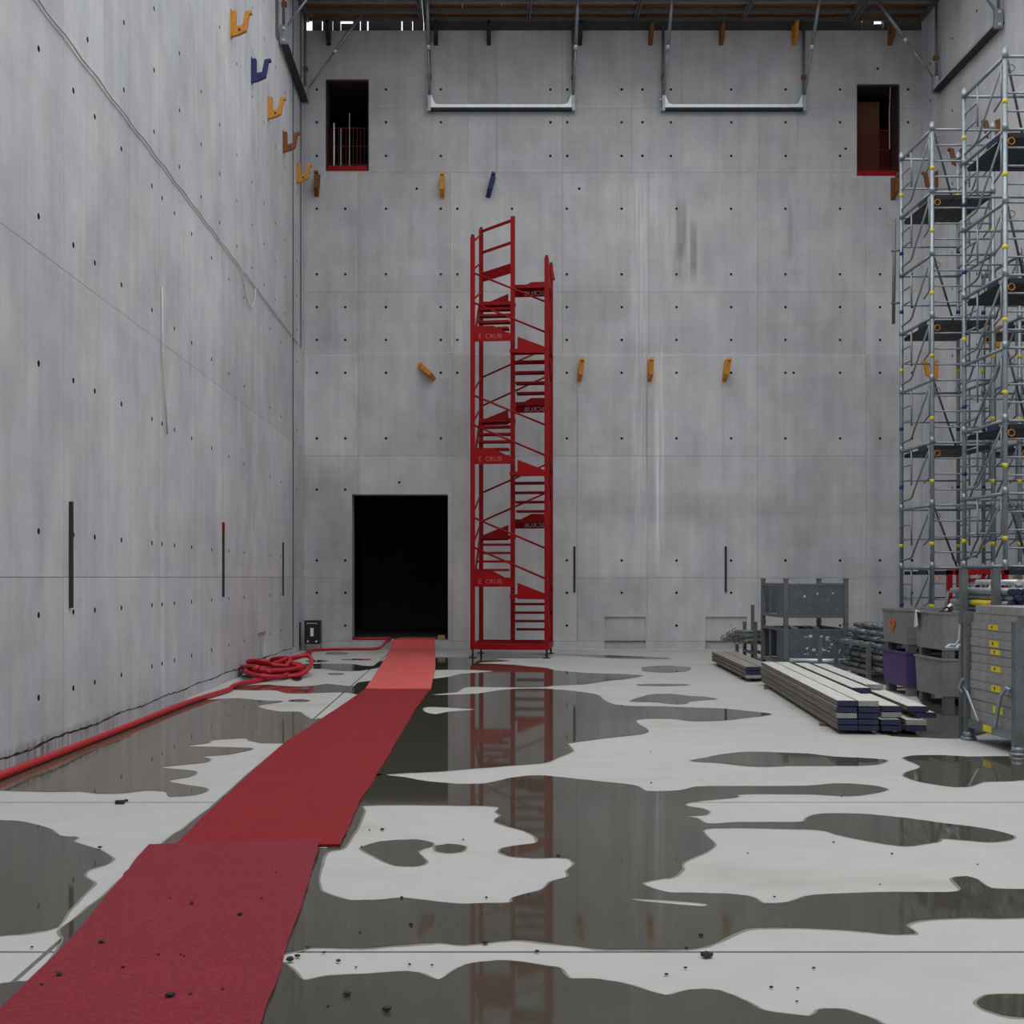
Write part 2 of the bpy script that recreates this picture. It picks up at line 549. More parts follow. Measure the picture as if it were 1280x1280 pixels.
def wall(name, mat, mp, rows, holes, openings=(), recesses=(), thick=.5):
    """rows: list of (z0, z1, [u lines])"""
    ua, ub = rows[0][2][0], rows[0][2][-1]
    za, zb = rows[0][0], rows[-1][1]
    us = sorted({ua, ub} | {q for p in openings for q in p[:2]})
    zs = sorted({za, zb} | {q for p in openings for q in p[2:4]})
    mb = MB()
    for i in range(len(us) - 1):
        for j in range(len(zs) - 1):
            cu, cz = (us[i] + us[i + 1]) / 2, (zs[j] + zs[j + 1]) / 2
            if any(p[0] < cu < p[1] and p[2] < cz < p[3] for p in openings):
                continue
            e0 = thick if i == 0 else 0
            e1 = thick if i == len(us) - 2 else 0
            q = [mp(u, z, d) for d in (BACK_D, thick) for z in (zs[j], zs[j + 1]) for u in (us[i] - e0, us[i + 1] + e1)]
            lo = [min(v[k] for v in q) for k in range(3)]
            hi = [max(v[k] for v in q) for k in range(3)]
            mb.box(lo, hi)
    for p in openings:                            # reveals out to the face
        q = [(p[0], p[2]), (p[1], p[2]), (p[1], p[3]), (p[0], p[3])]
        for k in range(4):
            e, f = q[k], q[(k + 1) % 4]
            mb.add([mp(e[0], e[1], 0), mp(f[0], f[1], 0), mp(f[0], f[1], BACK_D), mp(e[0], e[1], BACK_D)], [(0, 1, 2, 3)])
    w = struct(mb.build(name, mat, recalc=False))
    for z0, z1, ul in rows:
        for k in range(len(ul) - 1):
            pm = MB()
            panel(pm, ul[k], ul[k + 1], z0, z1, holes, openings, recesses, mp)
            if pm.f:
                pm.build('panel', [mat, PLUG], w, recalc=False)
    return w


# back wall
bl = lambda *a: [XL] + [bx_(q) for q in a] + [XR]
DOOR = (bx_(440), bx_(560), .20, bz_(618))
OPL = (bx_(407), bx_(461), bz_(214), bz_(99))
OPR = (bx_(1071), bx_(1125), bz_(220), bz_(105))
low = bl(448, 566, 721.5, 809, 947, 1082)
up = bl(448, 566, 703, 811, 947, 1082)
top = bl(585, 621, 703, 790, 852, 948)
rows = [(0, .18, bl(448, 566, 755, 882, 1000)), (.18, 1.59, low), (1.59, bz_(570), low), (bz_(570), 6.56, low),
        (6.56, bz_(365), up), (bz_(365), bz_(216), up), (bz_(216), bz_(136), top), (bz_(136), HW, top)]
cols = [396, 431.6, 482.5, 551, 571.6, 640, 708.5, 777, 845.6, 913.8, 981.7, 1050, 1100, 1140]
hz_low = [782, 741, 700.6, 619, 548, 466, 425, 384, 343, 261]
holes = [(bx_(c), bz_(612 if z == 619 and c < 440 else z)) for c in cols for z in hz_low if not (c == 571.6 and z > 466)]
holes += [(bx_(c), bz_(z)) for c in (396, 482.5, 551, 620, 688, 709, 777, 803, 838.6, 914, 982, 1050, 1135) for z in (195, 153, 112)]
holes += [(bx_(521), bz_(236)), (bx_(724), bz_(236)), (bx_(809), bz_(237)), (bx_(499), bz_(603)), (bx_(1097), bz_(86)), (bx_(1057), bz_(186)), (bx_(992), bz_(466))]
NICHES = [(bx_(756), bx_(807), .0, bz_(771), .05), (bx_(882), bx_(934), .0, bz_(771), .05)]
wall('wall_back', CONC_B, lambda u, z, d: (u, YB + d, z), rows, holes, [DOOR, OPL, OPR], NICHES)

# left wall, u = depth
yl = [-10, -6, -2.5, .9, 4.3, 7.6, 10.93, 14.23, 17.7, 21.2, 24.65, YB]
yl2 = [-10, -6, -2.5, .9, 4.3, 7.6, 10.93, 12.11, 14.23, 17.7, 20.0, 24.65, 25.75, YB]
rows = [(0, .14, yl), (.14, 1.6, yl2), (1.6, 4.44, yl2), (4.44, 6.56, yl2), (6.56, 10.59, yl2), (10.59, 14.7, yl2)]
lc = [8.9, 10.3, 11.19, 11.82, 12.71, 13.91, 14.36, 14.95, 15.86, 17.05, 18.25, 19.46, 20.7, 21.9, 23.15, 25.2]
uc = [8.0, 9.2, 10.4, 11.6, 12.8, 14.0, 15.2, 16.4, 17.6, 18.86, 20.15, 21.3, 22.5, 23.65, 25.2]
holes = [(c, z) for c in lc for z in (.55, 1.27, 2.0, 3.46, 4.74, 6.2)] + [(c, z) for c in uc for z in (6.87, 7.6, 8.33, 9.78, 11.3, 12.0, 12.8)]
nl = (ly_(323), ly_(333), 0.0, .62, .05)
wall('wall_left', CONC_L, lambda u, z, d: (XL - d, u, z), rows, holes, (), [nl, (25.55, 25.95, 0, .62, .05)])

# right wall
yr = [-10, -6, -2.5, .9, 4.3, 7.6, 11, 14.4, 17.8, 21.2, 23.6, YB]
rows = [(0, .14, yr), (.14, 1.6, yr), (1.6, 4.44, yr), (4.44, 6.56, yr), (6.56, 10.59, yr), (10.59, 14.7, yr)]
holes = [(15.0 + 1.2 * k, z) for k in range(10) for z in (.55, 1.27, 2.0, 3.46, 4.74, 6.2, 6.87, 7.6, 8.33, 9.78, 11.3, 12.0, 12.8)]
wall('wall_right', CONC_L, lambda u, z, d: (XR + d, u, z), rows, holes)

# wall behind the camera
xf = [XL, -.4, 3, 6.4, XR]
wall('wall_front', CONC_B, lambda u, z, d: (u, -10 - d, z), [(0, 1.6, xf), (1.6, 4.44, xf), (4.44, 6.56, xf), (6.56, 10.59, xf), (10.59, HW, xf)], [])
# dark joint profiles beside the left corner
struct(MB().box((XL, 24.62, .14), (XL + .012, 24.67, 14.6)).build('trim_1', SLOT))
struct(MB().box((XL, 25.72, 6.6), (XL + .012, 25.78, 14.6)).build('trim_2', SLOT))

rk0 = random.Random(21)
kj = MB()
pts = []
for k in range(160):
    y = 8.6 + k * .1
    zc = .14 + .012 * math.sin(k * .35) + rk0.uniform(-.008, .008)
    w_ = rk0.choice((.003, .004, .006, .006, .009)) * (1.6 if y < 12 else 1)
    pts.append((y, zc - w_, zc + w_))
for a, b in zip(pts, pts[1:]):
    kj.add([(XL + .002, a[0], a[1]), (XL + .002, b[0], b[1]), (XL + .002, b[0], b[2]), (XL + .002, a[0], a[2]),
            (XL, a[0], a[1]), (XL, b[0], b[1]), (XL, b[0], b[2]), (XL, a[0], a[2])], [(0, 1, 2, 3), (4, 5, 1, 0), (3, 2, 6, 7)])
struct(kj.build('trim_3', SLOT, recalc=False))

# floor slabs with joints
fm = MB().box((XL - .6, -10, -.3), (XR + .6, 33, -.06))
floor = struct(fm.build('floor', FLOOR))
jx = fl(356, 930)[0]
xs = [XL - .0, jx, XR]
ys = [-10, 1.7, fl(640, 1190)[1], fl(640, 1003)[1], fl(700, 836)[1], YB]
for i in range(2):
    for j in range(5):
        g = .012
        MB().box((xs[i] + (g if i else 0), ys[j] + g, -.06), (xs[i + 1] - (0 if i else g), ys[j + 1] - g, 0)).build('slab', FLOOR, floor)

# dark rooms behind the openings
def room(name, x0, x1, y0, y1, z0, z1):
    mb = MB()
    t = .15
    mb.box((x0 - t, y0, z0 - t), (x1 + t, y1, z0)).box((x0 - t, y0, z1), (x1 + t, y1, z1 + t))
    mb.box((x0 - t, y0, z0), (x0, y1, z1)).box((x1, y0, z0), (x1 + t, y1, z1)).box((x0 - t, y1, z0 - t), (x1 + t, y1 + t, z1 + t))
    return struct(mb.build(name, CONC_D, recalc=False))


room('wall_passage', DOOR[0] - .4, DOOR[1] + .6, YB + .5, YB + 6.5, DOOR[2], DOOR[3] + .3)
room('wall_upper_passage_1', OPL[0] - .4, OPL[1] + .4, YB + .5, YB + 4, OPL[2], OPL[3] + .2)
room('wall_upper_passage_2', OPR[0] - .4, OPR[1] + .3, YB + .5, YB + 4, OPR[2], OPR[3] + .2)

# ------------------------------------------------------------------ puddles
rng = random.Random(7)


def smooth_loop(pts, sub=4):
    out = []
    n = len(pts)
    for i in range(n):
        p0, p1, p2, p3 = [Vector(pts[(i + k) % n]) for k in (-1, 0, 1, 2)]
        for k in range(sub):
            t = k / sub
            q = .5 * ((2 * p1) + (-p0 + p2) * t + (2 * p0 - 5 * p1 + 4 * p2 - p3) * t * t + (-p0 + 3 * p1 - 3 * p2 + p3) * t ** 3)
            lin = p1.lerp(p2, t)
            out.append(lin.lerp(q, .75))
    return out


def puddle(label, loops, zt=.004, sub=4, jit=.3, group=None):
    ls = []
    for k, lp in enumerate(loops):
        w = []
        for q in smooth_loop(lp, sub):
            j = jit * min(1, (q.y - VY) / 300)
            x, y = fl(q.x + rng.uniform(-j, j) * 2, q.y + rng.uniform(-j, j) * .7)
            w.append(Vector((max(x, XL + .002), min(y, YB - .002), zt)))
        ls.append(w)
    tris = tessellate_polygon(ls)
    vs = [v for w in ls for v in w]
    c = Vector((sum(v.x for v in vs) / len(vs), sum(v.y for v in vs) / len(vs), 0))
    mb = MB()
    mb.add(vs, [tuple(t) for t in tris])
    for w in ls:
        n = len(w)
        mb.add([tuple(v) for v in w] + [(v.x, v.y, .0005) for v in w], [(i, (i + 1) % n, n + (i + 1) % n, n + i) for i in range(n)])
    mb.v = [(v[0] - c.x, v[1] - c.y, v[2]) for v in mb.v]
    o = mb.build('puddle', MUDDY if 'brown' in label else WATER, None, loc=c)
    for k, w in enumerate(ls):                     # damp concrete along the water's edge
        n = len(w)
        area = sum(w[i].x * w[(i + 1) % n].y - w[(i + 1) % n].x * w[i].y for i in range(n))
        sg = (1 if area > 0 else -1) * (1 if k == 0 else -1)
        wd = [rng.uniform(.006, .022) for _ in range(n)]
        wd = [(wd[i - 1] + wd[i] + wd[(i + 1) % n]) / 3 for i in range(n)]
        out = []
        for i in range(n):
            t = (w[(i + 1) % n] - w[i - 1])
            t = t.normalized() if t.length > 1e-6 else Vector((1, 0, 0))
            q = w[i] + Vector((t.y, -t.x, 0)) * (sg * wd[i])
            out.append((max(q.x, XL + .001) - c.x, min(q.y, YB - .001) - c.y, .0008))
        rim = MB().add([(v.x - c.x, v.y - c.y, .0022) for v in w] + out, [(i, (i + 1) % n, n + (i + 1) % n, n + i) for i in range(n)])
        rim.build('damp_edge', DAMP, o)
    return tag(o, label, 'puddle', group or 'rain puddles on the concrete floor')


def oval(cx, cy, rx, ry, n=12):
    return [(cx + rx * math.cos(2 * math.pi * k / n) * (1 + .12 * math.sin(3 * k)), cy + ry * math.sin(2 * math.pi * k / n)) for k in range(n)]


puddle('wide brown puddle along the left wall under the red hose', [[(-36, 986), (0, 972), (99, 931), (217, 881), (240, 874), (259, 874.8), (295, 873), (328, 875.7), (354, 877), (321.5, 883), (348, 889.5), (374, 890), (380.6, 894.5), (390.5, 899.5), (402, 898), (412, 903), (390, 922), (371, 930), (356, 929.5), (328, 929), (312, 925.6), (307, 923), (285, 924), (262.5, 926), (261, 929), (233, 933), (279, 934), (315, 935.5), (308, 939), (282, 943.7), (252.6, 946), (262.5, 948.6), (256, 953.5), (200, 959.4), (236, 963), (246, 965.6), (236, 971.5), (210, 976.5), (230, 981), (256, 985), (257.5, 989.6), (243, 994), (213, 996), (208, 989.6), (184, 988), (151, 992), (121, 992), (100, 989.6), (65.6, 990), (0, 988)]])
puddle('rounded puddle on the dry slab between left wall and dirty carpet', [[(-60, 1022), (0, 1026), (25, 1027), (58, 1035), (75, 1045), (96, 1047), (92, 1053), (125, 1063), (140, 1073), (135, 1080), (110, 1088), (105, 1096), (117, 1105), (105, 1118), (85, 1140), (72, 1159), (40, 1166), (0, 1170), (-60, 1175)]])
puddle('narrow wet strip along the left edge of the red carpets', [[(356, 930), (362, 934), (330, 975), (292, 1003), (250, 1050), (215, 1080), (150, 1150), (95, 1220), (40, 1285), (0, 1310), (-60, 1300), (-20, 1236), (0, 1231), (20, 1228), (40, 1225), (68, 1195), (80, 1175), (75, 1163), (95, 1148), (130, 1120), (160, 1093), (178, 1078), (195, 1062), (215, 1045), (230, 1036), (250, 1020), (275, 1000), (310, 968)]])
puddle('long puddle, part painted shade, reflecting the foot of the red stair tower', [[(535, 822), (560, 821.5), (585, 821.5), (598, 814), (631, 815), (660, 818), (682, 820), (680, 822.5), (642, 823), (617, 823.5), (637, 826), (625, 827), (605, 828), (598, 829.3), (618, 830), (640, 831), (660, 833), (683, 835.2), (694, 838), (729, 841), (750, 842), (775, 842.5), (799, 844), (803, 845), (783, 849), (765, 850.5), (750, 852.7), (731, 855.5), (694, 857), (680, 858.8), (650, 859.4), (620, 859), (589, 858.6), (579, 860), (571, 865), (547, 867.6), (530, 868), (535, 849), (544, 848.5), (562, 846), (576, 842.5), (604, 840.5), (618, 839), (600, 838), (580, 837.3), (545, 837.5), (535, 837)]], sub=3)  # outline also takes in the shade under the tower feet
puddle('big puddle by the bright carpet mirroring the doorway and red stair', [
    [(520, 868.6), (547, 869), (571, 868.5), (600, 866.8), (623, 863), (645, 861.2), (682, 861), (717, 864), (745, 868), (752, 873), (758, 877), (769, 881), (792, 882.7), (830, 883.3), (864, 884.6), (906, 886), (934, 889), (965, 893), (934, 897.5), (901.5, 901), (864, 901.7), (840.6, 898.7), (803, 899), (794, 902), (810, 913), (801, 918), (758.6, 922.8), (723, 927.5), (709, 930), (716, 939), (698, 946.8), (686, 952.6), (669.7, 955), (592, 961), (545.5, 965), (505.6, 966.7), (488, 968), (455, 968), (490, 915), (510, 885)],
    [(528, 887), (533, 884), (560, 884.5), (595, 887), (560, 890), (545, 893), (533, 891)]])
W1 = [(455, 1007.5), (505, 1006.5), (560, 1007), (622.5, 1008.7), (620, 1015), (627, 1020), (619, 1027.5), (655, 1039), (670, 1046), (671, 1053.7), (645, 1057.5), (627.5, 1061), (625, 1065.5), (640, 1071), (667.5, 1073), (697.5, 1072.5), (710, 1073.7), (719, 1080), (709, 1089), (711, 1096), (690, 1102.5), (677.5, 1112.5), (660, 1117.5), (641, 1122.5), (639, 1128.7), (600, 1130), (580, 1130.7), (540, 1127), (502.5, 1123), (475, 1125), (437.5, 1125.7), (412.5, 1119.5), (399, 1111), (400, 1087.5), (407.5, 1066), (430, 1060), (447.5, 1032.5), (455, 1015)]
W3 = [(790, 1123.7), (832.5, 1125.5), (882.5, 1130), (880, 1133.7), (837.5, 1130.5), (795, 1126)]
puddle('largest puddle with a dry island, spreading across the middle of floor', [
    [(455, 968.6), (490, 970), (510, 972.8), (533.7, 977), (569, 980), (601.7, 980), (623, 976.5), (639, 972.6), (669.7, 969.5), (698, 971.5), (747, 976.7), (794, 982), (808, 989), (850, 988.4), (871, 983.7), (911, 983), (1005, 982.7), (1046, 979.5), (1080.6, 981), (1101, 984), (1109, 987), (1098, 991), (1060, 995.5), (1012, 993), (926, 993), (921, 997), (881, 1000.6), (860, 1004), (857, 1007.5), (881, 1011.6), (885.7, 1016), (878, 1019.5), (855, 1020.5), (871, 1023), (884.7, 1030), (926, 1028), (1001.6, 1028), (1008, 1023), (1022, 1018), (1053, 1017), (1087.5, 1018.5), (1132, 1023), (1184, 1030), (1235, 1036.7), (1266, 1045), (1263, 1050), (1235, 1053), (1197.5, 1049.8), (1177, 1048.7), (1170, 1053), (1132, 1058), (1098, 1054), (1053, 1045), (1025.6, 1038), (995, 1036.7), (915.6, 1035), (878, 1037.7), (893, 1055.6), (884.7, 1064), (854, 1078), (852, 1088), (840, 1097), (825, 1099), (802.5, 1104), (812.5, 1110), (837.5, 1116), (875, 1117), (909, 1118), (940, 1121.6), (953, 1129.5), (984, 1128.5), (1019, 1119), (1115, 1115.8), (1199, 1115), (1190.6, 1098.6), (1208, 1096), (1221.6, 1100), (1239, 1110.6), (1280, 1112), (1350, 1113), (1350, 1146), (1280, 1147.7), (1242, 1148.4), (1201, 1147.8), (1149, 1151), (1132, 1157), (1144, 1165.6), (1139, 1168), (1108, 1168), (1060, 1163), (995, 1160.5), (933, 1161.5), (898, 1177.7), (888, 1181.5), (863, 1187), (792.5, 1187.6), (750, 1187), (716.5, 1183), (680, 1178.7), (643.7, 1175.7), (579, 1182), (548, 1179), (497.5, 1182.4), (452.5, 1186), (385, 1185), (378, 1188), (340, 1188), (365, 1100), (385, 1062), (415, 1058), (440, 1005)],
    W1, W3])
puddle('heart shaped puddle on the dry island between carpet and puddles', [[(452.5, 1060), (475, 1052.5), (517.5, 1050), (540, 1053.7), (540, 1058), (522.5, 1063.7), (525, 1068.7), (532.5, 1077.5), (525, 1082.5), (505, 1083), (487.5, 1080), (462.5, 1067.5)]])
puddle('small oval puddle beside the heart shaped puddle', [oval(562.5, 1061, 19, 5.6)])
puddle('puddle beside the dirty carpet below the double floor joint', [[(364, 1211), (379, 1226), (410, 1220.7), (466.5, 1218), (503, 1215), (523, 1217), (548, 1225.5), (565, 1215.6), (584.7, 1205.8), (621, 1201.6), (649, 1203), (680, 1208), (700, 1211), (711, 1223.7), (750, 1225), (787, 1232), (832, 1245), (863, 1238), (899, 1239), (933, 1253), (955.6, 1264.5), (1012, 1271), (1025.6, 1262.6), (1053, 1262.6), (1080.6, 1271), (1101, 1280), (1150, 1320), (300, 1330), (322, 1270), (345, 1205)]])
puddle('dark oval puddle alone on the pale slab, cut by frame edge', [[(1221, 1254), (1235, 1244.8), (1280, 1243.8), (1330, 1248), (1330, 1270), (1280, 1272.6), (1252.5, 1269.5), (1228.5, 1261)]])
puddle('slim pointed puddle in front of the plank stack', [[(863, 951.4), (885, 946.7), (899, 943.7), (927, 940.4), (958, 940.4), (1010, 942.5), (1042.5, 946), (1107.5, 950), (1095, 956), (1065, 957.5), (1035, 957.5), (985, 957.5), (960, 958.7), (934, 958), (899, 954)]])
puddle('puddle at the foot of the board rack', [[(1129, 947.5), (1145, 944.5), (1180, 944.5), (1210, 946), (1247.5, 945.5), (1280, 946), (1330, 946), (1330, 975), (1280, 975.5), (1255, 977), (1230, 977.5), (1210, 983.7), (1190, 983.7), (1150, 977.5), (1130, 970), (1135, 965), (1150, 960), (1147, 956), (1135, 951)]])
puddle('dark wet patch between plank stack, bins and board rack', [[(1110, 919), (1150, 922), (1208, 922.5), (1260, 905), (1260, 872), (1215, 868), (1150, 868), (1155, 885), (1150, 905)]])
puddle('thin puddle near the back wall recess beside red stair tower', [[(696, 818), (730, 818), (770, 819.5), (835, 822.5), (830, 824), (790, 823.5), (755, 822.5), (730, 820.5)]], sub=3)
puddle('oval puddle out in front of the small plank stack', [oval(832, 836.5, 31, 4.4)], sub=3)
puddle('sliver of water on the pale floor in front of oval puddle', [oval(828, 856.3, 33, 1.4)], sub=2)
puddle('ragged puddle on pale floor just behind the big mirroring puddle', [[(806, 870), (815, 868), (840, 867.5), (860, 870), (880, 871), (897, 874), (880, 875.5), (862, 877), (858, 880), (840, 880.5), (820, 878), (787, 877)]], sub=3)
puddle('band of water across the slab by the black box', [[(362, 832.5), (384, 830), (437, 830), (451, 832), (466, 832.5), (474, 827.5), (490, 823), (482, 832), (466, 836), (449, 838.6), (425, 838.6), (407, 836.5), (384, 836), (364, 836.5)]], sub=3)
puddle('band of water from the coiled hose to the carpet edge', [[(290, 862), (310, 857), (335, 856), (347, 857), (372, 858.5), (395, 857), (410, 855), (441, 858), (449, 853), (480, 851), (470, 862), (448, 868), (437, 866), (420, 865.5), (400, 866), (380, 867), (358, 866.5), (345, 863), (320, 863)]], sub=3)
for cx, cy, rx, ry in ((421, 817, 14, 1.6), (396, 826.5, 14, 1.5), (445, 824.5, 19, .9), (419.5, 842.6, 10, 1.1), (371, 848.5, 6, 3), (374, 876, 13, 1.6)):
    puddle('tiny sliver of water on the slab between hose and carpet', [oval(cx, cy, rx, ry)], sub=2, group='slivers of water between hose and carpet')


# ------------------------------------------------------------------ carpets
def strip(name, mat, rows, label, t=.012, nx=6, jit=.006):
    """rows of (lx, ly, rx, ry, z)"""
    rr = random.Random(3)
    rows2 = []
    for a, b in zip(rows, rows[1:]):
        for k in range(6):
            rows2.append([a[i] + (b[i] - a[i]) * k / 6 for i in range(5)])
    rows2.append(list(rows[-1]))
    mb = MB()
    n = len(rows2)
    vs = []
    for top_ in (1, 0):
        for r in rows2:
            jl, jr = rr.uniform(-jit, jit), rr.uniform(-jit, jit)
            for k in range(nx + 1):
                f = k / nx
                e = jl if k == 0 else (jr if k == nx else 0)
                vs.append((r[0] + (r[2] - r[0]) * f + (e if top_ else e), r[1] + (r[3] - r[1]) * f, r[4] + (t if top_ else 0)))
    m = nx + 1
    fs = []
    for i in range(n - 1):
        for k in range(nx):
            a = i * m + k
            fs.append((a, a + 1, a + m + 1, a + m))
            b = n * m + a
            fs.append((b, b + m, b + m + 1, b + 1))
    o2 = n * m
    for i in range(n - 1):
        for k in (0, nx):
            a, b = i * m + k, (i + 1) * m + k
            fs.append((a, b, b + o2, a + o2))
    for i in (0, n - 1):
        for k in range(nx):
            a = i * m + k
            fs.append((a, a + 1, a + 1 + o2, a + o2))
    mb.add(vs, fs)
    return tag(mb.build(name, mat), label, 'carpet')


def crow(y, l, r, z=.006, y2=None):
    a, b = fl(l, y), fl(r, y2 or y)
    return (a[0], a[1], b[0], b[1], z)


strip('carpet_runner', CARP1, [(-1.68, 2.4, -.70, 2.4, .006), crow(1280, -15, 328), crow(1180, 86, 361), crow(1100, 152, 387), crow(1074, 174, 395, .016), crow(1062, 185, 400, .02, 1055)], 'dirty gritty dark red carpet strip strewn with stones')
strip('carpet_runner', CARP2, [crow(1059, 220, 425), crow(1004, 274, 450), crow(964, 318, 475), crow(930, 356, 494), crow(888, 420, 519), crow(863, 456, 537)], 'bright red carpet strip between the dirty and the pale one')
strip('carpet_runner', CARP3, [crow(862, 457, 538.6), crow(850, 465, 541), crow(838.6, 472, 544), crow(823, 482, 544), crow(814.5, 486, 544),
                               (-1.86, 26.1, -.9, 26.1, .006), (-1.83, 26.24, -.9, 26.24, .19), (-1.80, 26.32, -.9, 26.32, .206), (-1.7, 27.2, -.9, 27.2, .206)],
      'pale pink red carpet strip climbing the sill into the doorway')

# ------------------------------------------------------------------ red stair tower
st = thing('stair_tower', 'tall red steel stair tower winding up against the back wall', 'stair tower', (.767, 24.125, 0), R(-7))
hx, hy = .735, .72
for (x, y, zt) in ((-hx, -hy, 8.35), (-hx, hy, 8.92), (hx, -hy, 7.89), (hx, hy, 8.13)):
    p = MB().box((x - .043, y - .043, .17), (x + .043, y + .043, zt)).build('post', RED, st)
    MB().box((x - .03, y - .03, zt), (x + .03, y + .03, zt + .05)).build('post_cap', DARKM, p)
    j = MB().tube((x, y, .01), (x, y, .2), .02).box((x - .07, y - .07, 0), (x + .07, y + .07, .015)).build('screw_foot', DARKM, st)
MB().box((-.045, -.045, .2), (.045, .045, 8.95)).build('newel_post', RED, st)
for a, b in (((-hx, -hy), (hx, -hy)), ((-hx, hy), (hx, hy)), ((-hx, -hy), (-hx, hy)), ((hx, -hy), (hx, hy)), ((-hx, 0), (hx, 0))):
    MB().bar((a[0], a[1], .225), (b[0], b[1], .225), .10, .12).build('base_beam', RED, st)
RS, TURN = .2025, 2.43
FLz = [1.59 + TURN * k for k in range(3)]
BRz = [.37 + TURN * k for k in range(4)]


def tread(x0, x1, y0, y1, z):
    mb = MB()
    mb.box((x0, y0, z - .02), (x1, y1, z)).box((x0, y0, z - .045), (x1, y0 + .01, z - .02)).box((x0, y1 - .01, z - .045), (x1, y1, z - .02))
    return mb.build('tread', RED, st)


def landing(x0, x1, y0, y1, z):
    mb = MB().box((x0, y0, z - .025), (x1, y1, z)).box((x0, y0, z - .07), (x1, y0 + .02, z - .025)).box((x0, y1 - .02, z - .07), (x1, y1, z - .025))
    return mb.build('landing', RED, st)


PA = [(-.70, -.18), (.09, -.18), (.09, -.086), (-.32, .13), (-.70, .13)]
PB = [(.16, -.42), (.70, -.43), (.70, -.31), (.16, -.10)]
for k, z in enumerate(FLz):
    landing(-.70, .0, -.70, -.40, z)
    landing(.0, .70, -.70, -.40, z - .33)
    p = MB().prism(PA, lambda u, v, d: (u, d, z + v), -hy - .03, -hy - .018).build('stringer_plate', RED, st)
    MB().prism(PB, lambda u, v, d: (u, d, z + v), -hy - .03, -hy - .018).build('stringer_plate', RED, st)
    text_mesh('lettering', 'E  CRUB', .13, LETTERD, p, (-.62, -hy - .031, z - .12), (R(90), 0, 0))
    for i in range(1, 5):                                     # right flight, front down to back
        tread(.05, .70, -.40 + (i - 1) * .2, -.38 + i * .2, z - .33 - i * (z - .33 - BRz[k]) / 5)
    for i in range(1, 5):                                     # left flight, back down to front
        zz = BRz[k + 1] - .33
        tread(-.70, -.05, .38 - i * .2, .40 - (i - 1) * .2, zz - i * (zz - z) / 5)
    for s_, za, zb in ((1, z - .33, BRz[k]), (-1, z, BRz[k + 1] - .33)):
        MB().prism([(-.45, za - .16), (-.45, za + .08), (.45, zb + .08), (.45, zb - .16)], lambda u, v, d: (d, u, v), s_ * (hx - .01), s_ * (hx + .004)).build('side_stringer', RED, st)
    for a, b in ((1.2, .57), (.61, -.03)):
        MB().tube((-hx, -hy, z + a), (hx, -hy, z + b), .02).build('handrail', RED, st, True)
    for a in (.95, .45):
        MB().tube((hx, -hy, z - RS + a), (hx, hy, BRz[k] + a), .02).build('handrail', RED, st, True)
    for a, b in ((1.25, .77), (.65, .15)):
        MB().tube((-hx, -hy, z + a), (-hx, hy, BRz[k + 1] - RS + b), .02).build('handrail', RED, st, True)
for k, z in enumerate(BRz[1:]):
    landing(.0, .70, .40, .70, z)
    landing(-.70, .0, .40, .70, z - .33)
    p = MB().prism([(-u, v) for u, v in PA], lambda u, v, d: (u, d, z + v), hy + .018, hy + .03).build('stringer_plate', RED, st)
    MB().prism([(-u, v) for u, v in PB], lambda u, v, d: (u, d, z + v), hy + .018, hy + .03).build('stringer_plate', RED, st)
    text_mesh('lettering', 'SCRUB', .14, LETTER, p, (.60, hy + .013, z - .155), (R(90), 0, 0), (-1, 1, 1))
    if k < 2:
        for a, b in ((1.2, .57), (.61, -.03)):
            MB().tube((hx, hy, z + a), (-hx, hy, z + b), .02).build('handrail', RED, st, True)
MB().tube((-hx, -hy, 8.25), (-hx, hy, 8.83), .02).build('handrail', RED, st, True)
for zz in (8.88, 8.43):
    MB().bar((-hx, hy, zz), (0, 0, zz), .04, .05).build('guard_rail', RED, st)
MB().bar((-hx, hy, 7.91), (0, 0, 7.91), .02, .20).build('toe_board', RED, st)
MB().bar((hx, -hy, 7.75), (hx, hy, 7.55), .02, .18).build('toe_board', RED, st)
MB().bar((hx, hy, 8.1), (hx + .08, hy - .3, 7.75), .04, .04).build('guard_rail', RED, st)

